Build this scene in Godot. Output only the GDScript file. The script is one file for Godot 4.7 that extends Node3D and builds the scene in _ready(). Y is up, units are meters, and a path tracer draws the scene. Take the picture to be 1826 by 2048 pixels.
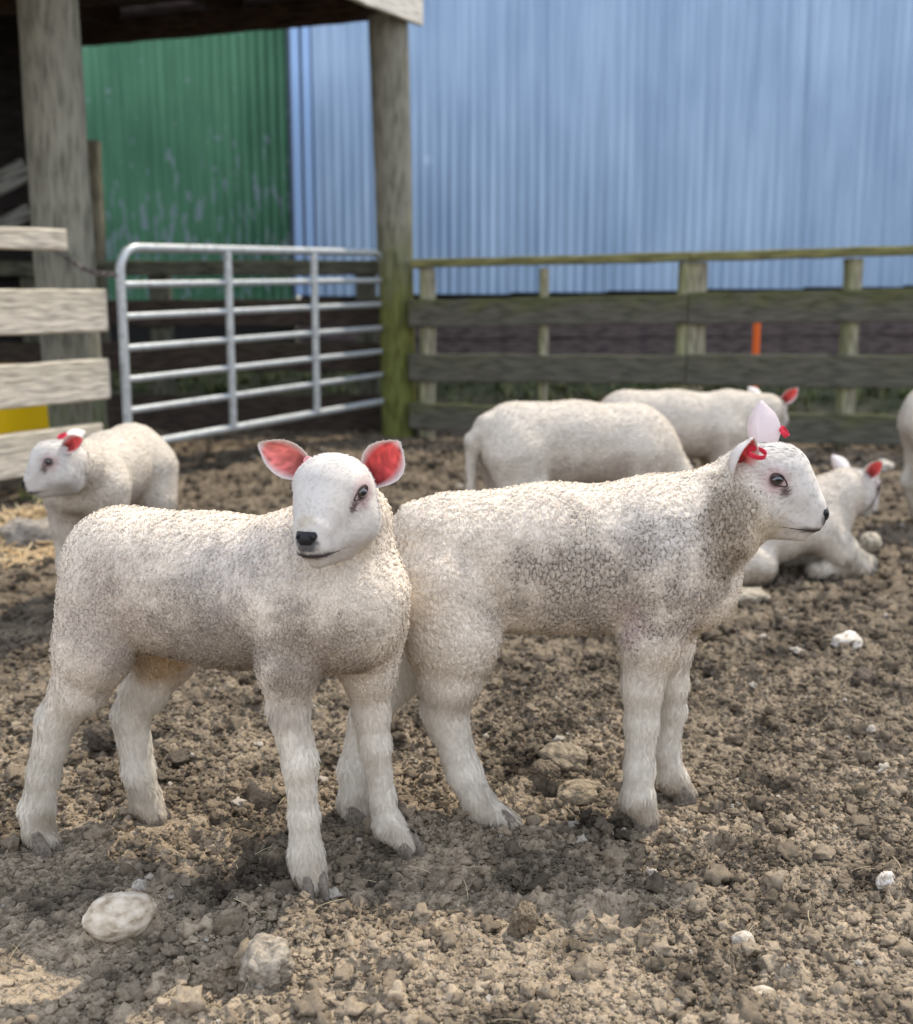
extends Node3D

# ---------------------------------------------------------------- small helpers
var rng := RandomNumberGenerator.new()
var taken := {}
var tex_cache := {}

func lin(r: float, g: float, b: float) -> Color:
	return Color(r, g, b).linear_to_srgb()

func named(called: String) -> String:
	if not taken.has(called):
		taken[called] = 0
		return called
	taken[called] += 1
	return "%s_%03d" % [called, taken[called]]

func thing(called: String, label: String, category: String, at := Vector3.ZERO, group := "") -> Node3D:
	var o := Node3D.new()
	o.name = named(called)
	add_child(o)
	o.position = at
	tag(o, label, category, group)
	return o

func tag(o: Node3D, label: String, category: String, group := "") -> void:
	o.set_meta("label", label)
	o.set_meta("category", category)
	if group != "":
		o.set_meta("group", group)

func part(called: String, mesh: Mesh, mat: Material, parent: Node3D, at := Transform3D()) -> MeshInstance3D:
	var o := MeshInstance3D.new()
	o.name = called
	o.mesh = mesh
	if mat:
		o.material_override = mat
	o.transform = at
	parent.add_child(o, true)
	return o

func noise(kind: int, freq: float, octaves := 1, sd := 1) -> FastNoiseLite:
	var n := FastNoiseLite.new()
	n.noise_type = kind
	n.frequency = freq
	n.seed = sd
	if octaves > 1:
		n.fractal_type = FastNoiseLite.FRACTAL_FBM
		n.fractal_octaves = octaves
	else:
		n.fractal_type = FastNoiseLite.FRACTAL_NONE
	return n

func cells(freq: float, sd: int, ret: int, jitter := 1.0) -> FastNoiseLite:
	var n := FastNoiseLite.new()
	n.noise_type = FastNoiseLite.TYPE_CELLULAR
	n.frequency = freq
	n.seed = sd
	n.fractal_type = FastNoiseLite.FRACTAL_NONE
	n.cellular_return_type = ret
	n.cellular_jitter = jitter
	return n

func ramp(stops: Array) -> Gradient:
	var g := Gradient.new()
	var offs := PackedFloat32Array()
	var cols := PackedColorArray()
	for s in stops:
		offs.append(s[0])
		cols.append(s[1])
	g.offsets = offs
	g.colors = cols
	return g

func ntex(n: FastNoiseLite, side: int, g: Gradient = null, normal := false) -> NoiseTexture2D:
	var t := NoiseTexture2D.new()
	t.width = side
	t.height = side
	t.seamless = true
	t.seamless_blend_skirt = 0.15
	t.noise = n
	t.normalize = true
	if g:
		t.color_ramp = g
	t.as_normal_map = normal
	return t

func grey(v: float) -> Color:
	return Color(v, v, v)

func mesh_of(v: PackedVector3Array, n: PackedVector3Array, idx: PackedInt32Array, c := PackedColorArray(), uv := PackedVector2Array()) -> ArrayMesh:
	var arr := []
	arr.resize(Mesh.ARRAY_MAX)
	arr[Mesh.ARRAY_VERTEX] = v
	arr[Mesh.ARRAY_NORMAL] = n
	arr[Mesh.ARRAY_INDEX] = idx
	if c.size():
		arr[Mesh.ARRAY_COLOR] = c
	if uv.size():
		arr[Mesh.ARRAY_TEX_UV] = uv
	var m := ArrayMesh.new()
	m.add_surface_from_arrays(Mesh.PRIMITIVE_TRIANGLES, arr)
	return m

func smooth_normals(v: PackedVector3Array, idx: PackedInt32Array) -> PackedVector3Array:
	var n := PackedVector3Array()
	n.resize(v.size())
	for i in range(0, idx.size(), 3):
		var a := idx[i]
		var b := idx[i + 1]
		var c := idx[i + 2]
		var f := (v[c] - v[a]).cross(v[b] - v[a])
		n[a] += f
		n[b] += f
		n[c] += f
	for i in n.size():
		n[i] = n[i].normalized()
	return n

func std(c: Color, rough := 0.9) -> StandardMaterial3D:
	var m := StandardMaterial3D.new()
	m.albedo_color = c
	m.roughness = rough
	m.metallic_specular = 0.35
	return m

func smoothst(a: float, b: float, x: float) -> float:
	var t := clampf((x - a) / (b - a), 0.0, 1.0)
	return t * t * (3.0 - 2.0 * t)

# ---------------------------------------------------------------- ground shape
var g_big: FastNoiseLite
var g_mid: FastNoiseLite
var g_lump: FastNoiseLite
var g_warp: FastNoiseLite
var g_crumb: FastNoiseLite
var g_patch: FastNoiseLite
var g_grain: FastNoiseLite
var g_dent: FastNoiseLite

func ground_noises() -> void:
	g_big = noise(FastNoiseLite.TYPE_SIMPLEX_SMOOTH, 1.3, 2, 11)
	g_mid = noise(FastNoiseLite.TYPE_SIMPLEX_SMOOTH, 7.0, 3, 12)
	g_warp = noise(FastNoiseLite.TYPE_SIMPLEX_SMOOTH, 19.0, 3, 13)
	g_lump = cells(21.0, 14, FastNoiseLite.RETURN_DISTANCE2_SUB)
	g_crumb = cells(44.0, 15, FastNoiseLite.RETURN_DISTANCE)
	g_dent = cells(4.4, 19, FastNoiseLite.RETURN_DISTANCE)
	g_grain = cells(92.0, 17, FastNoiseLite.RETURN_DISTANCE)
	g_patch = noise(FastNoiseLite.TYPE_SIMPLEX_SMOOTH, 2.2, 3, 16)

func trampled(x: float, d: float) -> float:
	# 0 where the mud is dry and flat, 1 where hooves have broken it into lumps
	var p := g_patch.get_noise_2d(x, d) * 0.75 + 0.62
	p += 0.30 * smoothst(1.25, 1.8, d) - 0.12
	return clampf(p, 0.30, 1.0)

const FEET := [Vector2(-0.606, 1.65), Vector2(-0.472, 1.76), Vector2(-0.202, 1.538), Vector2(-0.08, 1.65), Vector2(0.077, 1.737), Vector2(-0.156, 1.752), Vector2(0.288, 1.738), Vector2(0.366, 1.832)]

var g_top := 0.0

func bank(x: float, d: float) -> float:
	# the rise behind the far fences
	var line := 6.95 - 0.24 * (x + 0.3)
	return 0.20 * smoothst(line + 0.05, line + 1.0, d)

func ground_y(x: float, d: float) -> float:
	var y := bank(x, d)
	y += g_big.get_noise_2d(x, d) * 0.011
	var t := trampled(x, d)
	var wx := x + g_warp.get_noise_2d(x, d) * 0.024
	var wd := d + g_warp.get_noise_2d(x + 40.0, d) * 0.024
	y += g_mid.get_noise_2d(x, d) * 0.016 * t
	y += (g_lump.get_noise_2d(wx, wd) + 0.55) * 0.018 * t - 0.003
	var c1 := minf(1.0, (g_crumb.get_noise_2d(wx, wd) + 1.0) * 1.2)
	var hp := (g_dent.get_noise_2d(wx, wd) + 1.0) * 5.2
	if hp < 1.5:
		# old hoof prints with a pushed-up rim
		y += 0.012 * smoothst(1.5, 1.15, hp) - 0.026 * smoothst(1.2, 0.55, hp)
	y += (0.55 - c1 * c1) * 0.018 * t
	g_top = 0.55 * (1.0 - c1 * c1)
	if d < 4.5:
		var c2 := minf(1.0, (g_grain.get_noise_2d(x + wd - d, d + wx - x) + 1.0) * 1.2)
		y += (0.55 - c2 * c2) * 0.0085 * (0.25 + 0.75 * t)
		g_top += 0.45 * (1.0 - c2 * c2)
	else:
		g_top *= 1.8
	if d < 2.1:
		# hooves have pressed the mud flat where the near lambs stand
		for f in FEET:
			var q := Vector2(x - f.x, d - f.y).length()
			if q < 0.06:
				y = lerpf(-0.001 + y * 0.15, y, smoothst(0.022, 0.06, q))
	return y

func ground_color(x: float, d: float, top: float) -> Color:
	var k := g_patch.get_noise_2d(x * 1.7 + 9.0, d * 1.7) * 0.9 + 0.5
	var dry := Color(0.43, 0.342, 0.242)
	var dark_soil := Color(0.070, 0.056, 0.042)
	# crumb tops and the near strip are paler, gaps and far ground darker
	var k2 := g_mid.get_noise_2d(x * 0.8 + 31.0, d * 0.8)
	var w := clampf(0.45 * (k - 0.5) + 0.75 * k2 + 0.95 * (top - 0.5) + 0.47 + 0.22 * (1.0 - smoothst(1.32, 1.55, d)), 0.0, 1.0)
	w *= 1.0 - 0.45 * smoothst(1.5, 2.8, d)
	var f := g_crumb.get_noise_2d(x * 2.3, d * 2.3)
	var c := dark_soil.lerp(dry, w) * (1.0 + 0.16 * f)
	if d > 6.5:
		var gr := smoothst(0.05, 0.16, bank(x, d) + g_mid.get_noise_2d(x * 0.6, d * 0.6) * 0.08)
		c = c.lerp(Color(0.05, 0.065, 0.028), gr * 0.75)
	c.a = 1.0
	return c

func steps(from: float, to: float, near_from: float, near_to: float, fine: float, coarse_near: float, growth: float) -> PackedFloat32Array:
	var s := PackedFloat32Array()
	var left := PackedFloat32Array()
	var p := near_from
	var st := coarse_near
	while p > from:
		st *= growth
		p -= st
		left.append(p)
	left.reverse()
	s.append_array(left)
	p = near_from
	while p < near_to:
		s.append(p)
		p += fine
	st = fine
	while p < to:
		s.append(p)
		st *= growth
		p += st
	s.append(p)
	return s

func build_ground() -> void:
	ground_noises()
	var xs := steps(-45.0, 45.0, -0.95, 0.95, 0.0042, 0.0042, 1.045)
	var ds := steps(-12.0, 60.0, 1.20, 2.25, 0.0042, 0.008, 1.0135)
	var v := PackedVector3Array()
	var c := PackedColorArray()
	for j in ds.size():
		var d := ds[j]
		for i in xs.size():
			var x := xs[i]
			var y := ground_y(x, d)
			v.append(Vector3(x, y, -d))
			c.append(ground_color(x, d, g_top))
	var w := xs.size()
	var idx := PackedInt32Array()
	idx.resize((w - 1) * (ds.size() - 1) * 6)
	var q := 0
	for j in ds.size() - 1:
		for i in w - 1:
			var a := j * w + i
			idx[q] = a
			idx[q + 1] = a + w
			idx[q + 2] = a + w + 1
			idx[q + 3] = a
			idx[q + 4] = a + w + 1
			idx[q + 5] = a + 1
			q += 6
	var m := std(Color.WHITE, 0.95)
	m.vertex_color_use_as_albedo = true
	m.metallic_specular = 0.18
	m.uv1_triplanar = true
	m.uv1_world_triplanar = true
	m.uv1_scale = Vector3(3.1, 3.1, 3.1)
	m.albedo_texture = ntex(noise(FastNoiseLite.TYPE_SIMPLEX, 0.03, 5, 31), 512, ramp([[0.0, grey(0.66)], [0.5, grey(0.88)], [1.0, grey(1.0)]]))
	m.heightmap_enabled = true
	m.heightmap_scale = 0.9
	m.heightmap_texture = ntex(noise(FastNoiseLite.TYPE_SIMPLEX, 0.05, 5, 32), 512)
	var g := part("ground", mesh_of(v, smooth_normals(v, idx), idx, c), m, self)
	g.set_meta("label", "trampled dry brown mud of the yard under the lambs")
	g.set_meta("category", "ground")
	g.set_meta("kind", "structure")

# ---------------------------------------------------------------- lumps and stones
func lump(sd: int, rough: float, rings: int, flat: float, angular := 0.0) -> ArrayMesh:
	var n1 := noise(FastNoiseLite.TYPE_SIMPLEX_SMOOTH, 0.9, 1, sd)
	var n2 := noise(FastNoiseLite.TYPE_SIMPLEX_SMOOTH, 2.6, 3, sd + 1)
	var cl := cells(1.0, sd + 2, FastNoiseLite.RETURN_CELL_VALUE)
	var v := PackedVector3Array()
	var idx := PackedInt32Array()
	var seg := rings * 2
	for j in rings + 1:
		var th := PI * j / rings
		for i in seg:
			var ph := TAU * i / seg
			var p := Vector3(sin(th) * cos(ph), cos(th), sin(th) * sin(ph))
			var r := 1.0 + rough * (0.9 * n1.get_noise_3dv(p) + 0.55 * n2.get_noise_3dv(p * 1.4)) + angular * cl.get_noise_3dv(p * 1.1)
			p *= r
			p.y *= flat
			v.append(p)
	for j in rings:
		for i in seg:
			var a := j * seg + i
			var b := j * seg + (i + 1) % seg
			idx.append_array([a, b, a + seg, b, b + seg, a + seg])
	var nn := smooth_normals(v, idx)
	return mesh_of(v, nn, idx)

func stuff(called: String, meshes: Array, mat: Material, xf: Array, cols: Array, label: String, category: String, parent: Node3D = null) -> void:
	# one object: the first mesh as a MultiMesh
	var mm := MultiMesh.new()
	mm.transform_format = MultiMesh.TRANSFORM_3D
	mm.use_colors = true
	mm.mesh = meshes[0]
	mm.instance_count = xf.size()
	for i in xf.size():
		mm.set_instance_transform(i, xf[i])
		mm.set_instance_color(i, cols[i])
	var o := MultiMeshInstance3D.new()
	o.name = called if parent else named(called)
	o.multimesh = mm
	o.material_override = mat
	(parent if parent else self).add_child(o, true)
	o.set_meta("kind", "stuff")
	if label != "":
		o.set_meta("label", label)
		o.set_meta("category", category)

func build_crumbs() -> void:
	var mat := std(Color.WHITE, 0.95)
	mat.vertex_color_use_as_albedo = true
	mat.metallic_specular = 0.15
	mat.uv1_triplanar = true
	mat.uv1_scale = Vector3(0.4, 0.4, 0.4)
	mat.albedo_texture = ntex(noise(FastNoiseLite.TYPE_SIMPLEX, 0.03, 4, 35), 256, ramp([[0.0, grey(0.7)], [1.0, grey(1.0)]]))
	var shapes := []
	for k in 5:
		shapes.append(lump(100 + k * 7, 0.75, 8, 0.8, 0.22))
	var names := ["mud_clods", "mud_clods", "mud_clods", "mud_crumbs", "mud_crumbs"]
	for k in 5:
		var xf := []
		var cols := []
		var count: int = 7500 if k < 3 else 24000
		var tries := 0
		while xf.size() < count and tries < count * 6:
			tries += 1
			# thrown evenly over the yard, denser where it is looked at closely
			var d := 1.1 + pow(rng.randf(), 1.7) * 5.4
			var x := rng.randf_range(-1.0, 1.0) * (0.62 + 0.44 * (d - 1.0))
			var t := trampled(x, d)
			if rng.randf() > t * t * 1.1 + 0.06:
				continue
			var s: float
			if k < 3:
				s = 0.0032 + 0.0090 * pow(rng.randf(), 3.2)
				if k == 0 and rng.randf() < 0.10:
					s = rng.randf_range(0.010, 0.019)
				if d > 2.6:
					s *= 1.35
			else:
				s = 0.0014 + 0.0034 * pow(rng.randf(), 2.0)
				if d > 2.8:
					continue
			var trod := false
			for f in FEET:
				if Vector2(x - f.x, d - f.y).length() < 0.035:
					trod = true
			if trod:
				continue
			var y := ground_y(x, d)
			var b := Basis.from_euler(Vector3(rng.randf() * TAU, rng.randf() * TAU, rng.randf() * TAU))
			b = b.scaled(Vector3(s, s * rng.randf_range(0.6, 0.95), s))
			xf.append(Transform3D(b, Vector3(x, y + s * 0.10, -d)))
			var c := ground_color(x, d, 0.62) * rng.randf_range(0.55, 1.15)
			c.a = 1.0
			if rng.randf() < 0.012:
				c = Color(0.44, 0.39, 0.32)
			cols.append(c)
		stuff(names[k], [shapes[k]], mat, xf, cols, ["loose brown mud clods lying over the trampled yard", "broken clods of drying mud scattered across the yard", "crusty mud lumps strewn between the hoof prints", "fine crumbs of soil covering the yard near the lambs", "small soil grains sprinkled over the flatter dry mud"][k], "mud")

func build_stone(called: String, label: String, x: float, d: float, r: Vector3, col: Color, sd: int, rough: float, angular: float, sink: float, turn: float, mat_kind := 0) -> void:
	var m := lump(sd, rough, 18, 1.0, angular)
	var mat := std(col, 0.85)
	mat.uv1_triplanar = true
	mat.uv1_scale = Vector3(0.28, 0.28, 0.28)
	var key := "stone%d" % mat_kind
	if not tex_cache.has(key):
		if mat_kind == 0:
			tex_cache[key] = ntex(noise(FastNoiseLite.TYPE_SIMPLEX, 0.02, 5, 41), 256, ramp([[0.0, Color(0.50, 0.44, 0.36)], [0.45, Color(0.86, 0.83, 0.79)], [1.0, grey(1.0)]]))
		else:
			tex_cache[key] = ntex(noise(FastNoiseLite.TYPE_SIMPLEX, 0.03, 5, 42), 256, ramp([[0.0, grey(0.45)], [0.5, grey(0.8)], [1.0, grey(1.0)]]))
		tex_cache[key + "h"] = ntex(noise(FastNoiseLite.TYPE_SIMPLEX, 0.04, 5, 43 + mat_kind), 256)
	mat.albedo_texture = tex_cache[key]
	mat.heightmap_enabled = true
	mat.heightmap_scale = 0.10 + 0.30 * mat_kind
	mat.heightmap_texture = tex_cache[key + "h"]
	var o := MeshInstance3D.new()
	o.name = named(called)
	o.mesh = m
	o.material_override = mat
	var b := Basis(Vector3.UP, turn).scaled_local(r)
	o.transform = Transform3D(b, Vector3(x, ground_y(x, d) + r.y * (1.0 - sink), -d))
	add_child(o)
	tag(o, label, "stone" if called != "mud_clod" else "clod")

func build_stones() -> void:
	var pale := lin(0.62, 0.56, 0.47)
	var tan_ := lin(0.40, 0.32, 0.22)
	var grey_ := lin(0.42, 0.40, 0.37)
	var mud := lin(0.20, 0.155, 0.105)
	build_stone("stone", "smooth round cream stone lying in front of the left lamb", -0.434, 1.428, Vector3(0.045, 0.029, 0.036), pale, 5, 0.10, 0.0, 0.25, 0.4)
	build_stone("stone", "angular grey brown stone with a chipped top, nearest the lower edge", -0.227, 1.318, Vector3(0.037, 0.034, 0.032), lin(0.40, 0.34, 0.26), 23, 0.30, 0.16, 0.3, 1.0, 1)
	build_stone("stone", "small grey pebble in the shadow beside the round cream stone", -0.435, 1.525, Vector3(0.011, 0.012, 0.010), grey_, 31, 0.15, 0.0, 0.3, 0.2)
	build_stone("stone", "broad flat tan rock behind the right lamb's hind hoof", 0.186, 1.972, Vector3(0.047, 0.026, 0.036), lin(0.30, 0.24, 0.165), 37, 0.26, 0.14, 0.3, 2.1, 1)
	build_stone("stone", "low sandy rock between the right lamb's hind and front legs", 0.203, 1.855, Vector3(0.042, 0.021, 0.030), lin(0.36, 0.285, 0.19), 43, 0.22, 0.08, 0.35, 0.7, 1)
	build_stone("mud_clod", "dark rounded clod just behind the low sandy rock", 0.150, 1.915, Vector3(0.024, 0.020, 0.02), mud, 47, 0.3, 0.1, 0.3, 0.9, 1)
	build_stone("stone", "white angular quartz stone near the right edge of the mud", 0.593, 1.535, Vector3(0.012, 0.013, 0.010), lin(0.72, 0.69, 0.66), 53, 0.2, 0.22, 0.3, 0.3)
	build_stone("stone", "small pale pebble with a brown base on the sunlit dry mud", 0.368, 1.412, Vector3(0.016, 0.012, 0.012), lin(0.55, 0.51, 0.45), 59, 0.12, 0.0, 0.3, -0.5)
	build_stone("stone", "flat cream pebble pressed into the dry mud at the lower edge", 0.362, 1.293, Vector3(0.017, 0.010, 0.012), lin(0.55, 0.49, 0.40), 61, 0.12, 0.0, 0.35, 0.1)
	build_stone("mud_clod", "upright crusty mud clod in front of the right lamb's hind hoof", 0.085, 1.428, Vector3(0.017, 0.026, 0.016), lin(0.25, 0.19, 0.125), 67, 0.34, 0.2, 0.3, 0.4, 1)
	build_stone("mud_clod", "dark square clod between the left lamb's hind legs", -0.644, 2.07, Vector3(0.032, 0.028, 0.026), lin(0.10, 0.078, 0.056), 71, 0.26, 0.16, 0.3, 0.2, 1)
	build_stone("mud_clod", "dark flat clod just to the right of the left lamb's far hind leg", -0.487, 1.99, Vector3(0.029, 0.012, 0.02), lin(0.11, 0.085, 0.06), 73, 0.3, 0.1, 0.3, 1.2, 1)
	build_stone("stone", "white flat stone lying behind the right lamb's chest", 0.899, 2.66, Vector3(0.036, 0.022, 0.03), lin(0.66, 0.64, 0.60), 79, 0.16, 0.1, 0.3, 0.5)
	build_stone("mud_clod", "round brown clod beyond the right lamb's front legs", 0.862, 2.43, Vector3(0.026, 0.026, 0.024), lin(0.13, 0.10, 0.075), 83, 0.26, 0.1, 0.3, 0.5, 1)
	build_stone("stone", "grey boulder behind the legs of the lamb at the left edge", -1.36, 3.78, Vector3(0.10, 0.055, 0.07), lin(0.34, 0.30, 0.25), 89, 0.2, 0.1, 0.25, 0.2, 1)
	build_stone("stone", "rounded grey stone to the right of the lying lamb's knee", 1.185, 3.44, Vector3(0.055, 0.042, 0.045), lin(0.36, 0.33, 0.27), 97, 0.2, 0.08, 0.3, 0.7, 1)
	build_stone("stone", "pale pebble behind the rounded stone by the lying lamb", 1.30, 3.69, Vector3(0.038, 0.035, 0.032), lin(0.48, 0.45, 0.38), 101, 0.18, 0.05, 0.3, 0.7)
	build_stone("stone", "white stone on the mud below the far fence's lowest board", 1.946, 5.42, Vector3(0.045, 0.03, 0.04), lin(0.55, 0.54, 0.50), 103, 0.18, 0.05, 0.3, 0.7)
	build_stone("stone", "thin tan stone under the right lamb's chin by the lying lamb", 0.764, 3.11, Vector3(0.07, 0.026, 0.04), lin(0.42, 0.36, 0.27), 107, 0.2, 0.08, 0.3, 0.1, 1)

func build_straw() -> void:
	# dry grass stalks trodden into the mud
	var mat := std(Color.WHITE, 0.8)
	mat.vertex_color_use_as_albedo = true
	var v := PackedVector3Array()
	var idx := PackedInt32Array()
	var seg := 6
	for i in seg + 1:
		var t := float(i) / seg
		var cx := t - 0.5
		var cy := 0.10 * sin(t * PI)
		var cz := 0.12 * sin(t * 2.2)
		for k in 4:
			var a := TAU * k / 4.0
			v.append(Vector3(cx, cy + cos(a) * 0.016, cz + sin(a) * 0.016))
	for i in seg:
		for k in 4:
			var a := i * 4 + k
			var b := i * 4 + (k + 1) % 4
			idx.append_array([a, b, a + 4, b, b + 4, a + 4])
	var m := mesh_of(v, smooth_normals(v, idx), idx)
	var xf := []
	var cols := []
	for i in 420:
		var d := 1.2 + pow(rng.randf(), 1.5) * 2.2
		var x := rng.randf_range(-1.0, 1.0) * (0.6 + 0.42 * (d - 1.0))
		var l := 0.010 + 0.045 * pow(rng.randf(), 2.5)
		var b := Basis.from_euler(Vector3(rng.randf_range(-0.3, 0.3), rng.randf() * TAU, rng.randf_range(-0.5, 0.5)))
		b = b.scaled_local(Vector3(l, minf(l, 0.03), minf(l, 0.03)))
		xf.append(Transform3D(b, Vector3(x, ground_y(x, d) + 0.004, -d)))
		cols.append(Color(0.52, 0.42, 0.27).lerp(Color(0.30, 0.24, 0.15), rng.randf()))
	stuff("dry_straw", [m], mat, xf, cols, "short pale straw stalks trodden into the mud", "straw")

# ---------------------------------------------------------------- lambs: a smooth field of tapered bones
func bone(L: Dictionary, a: Vector3, ra: float, b: Vector3, rb: float, wool: float, k: float) -> void:
	L.a.append(a)
	L.ab.append(b - a)
	L.il.append(1.0 / maxf((b - a).length_squared(), 1e-9))
	L.ra.append(ra)
	L.dr.append(rb - ra)
	L.wool.append(wool)
	L.k.append(k)
	L.face.append(0.0)

func new_lamb() -> Dictionary:
	return {"a": PackedVector3Array(), "ab": PackedVector3Array(), "il": PackedFloat32Array(), "ra": PackedFloat32Array(), "dr": PackedFloat32Array(), "wool": PackedFloat32Array(), "k": PackedFloat32Array(), "face": PackedFloat32Array(), "patches": []}

func head_bones(L: Dictionary, h: Transform3D, s := 1.0) -> void:
	var first: int = L.a.size()
	for e in [
		[0, -0.006, -0.014, 0.049, 0, -0.006, -0.014, 0.049, 0.02],
		[0, 0.003, 0.016, 0.041, 0, -0.012, 0.030, 0.034, 0.02],
		[0, -0.012, 0.030, 0.034, 0, -0.042, 0.064, 0.0225, 0.015],
		[0, 0.004, 0.027, 0.036, 0, -0.022, 0.044, 0.029, 0.018],
		[0, -0.046, 0.064, 0.0215, 0, -0.056, 0.072, 0.0175, 0.012],
		[0.010, -0.062, 0.052, 0.0155, 0.008, -0.064, 0.068, 0.0135, 0.010],
		[-0.010, -0.062, 0.052, 0.0155, -0.008, -0.064, 0.068, 0.0135, 0.010],
		[0, -0.062, -0.018, 0.033, 0, -0.080, 0.054, 0.0135, 0.012],
		[0.022, -0.040, -0.014, 0.034, 0.012, -0.052, 0.032, 0.0205, 0.016],
		[-0.022, -0.040, -0.014, 0.034, -0.012, -0.052, 0.032, 0.0205, 0.016],
		[0.033, 0.013, 0.004, 0.014, 0.030, 0.010, 0.024, 0.010, 0.016],
		[-0.033, 0.013, 0.004, 0.014, -0.030, 0.010, 0.024, 0.010, 0.016],
	]:
		bone(L, h * (Vector3(e[0], e[1], e[2]) * s), e[3] * s, h * (Vector3(e[4], e[5], e[6]) * s), e[7] * s, 0.0, e[8] * s)
	for i in range(first, L.a.size()):
		L.face[i] = 1.0
	L.head = h
	L.hs = s

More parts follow.
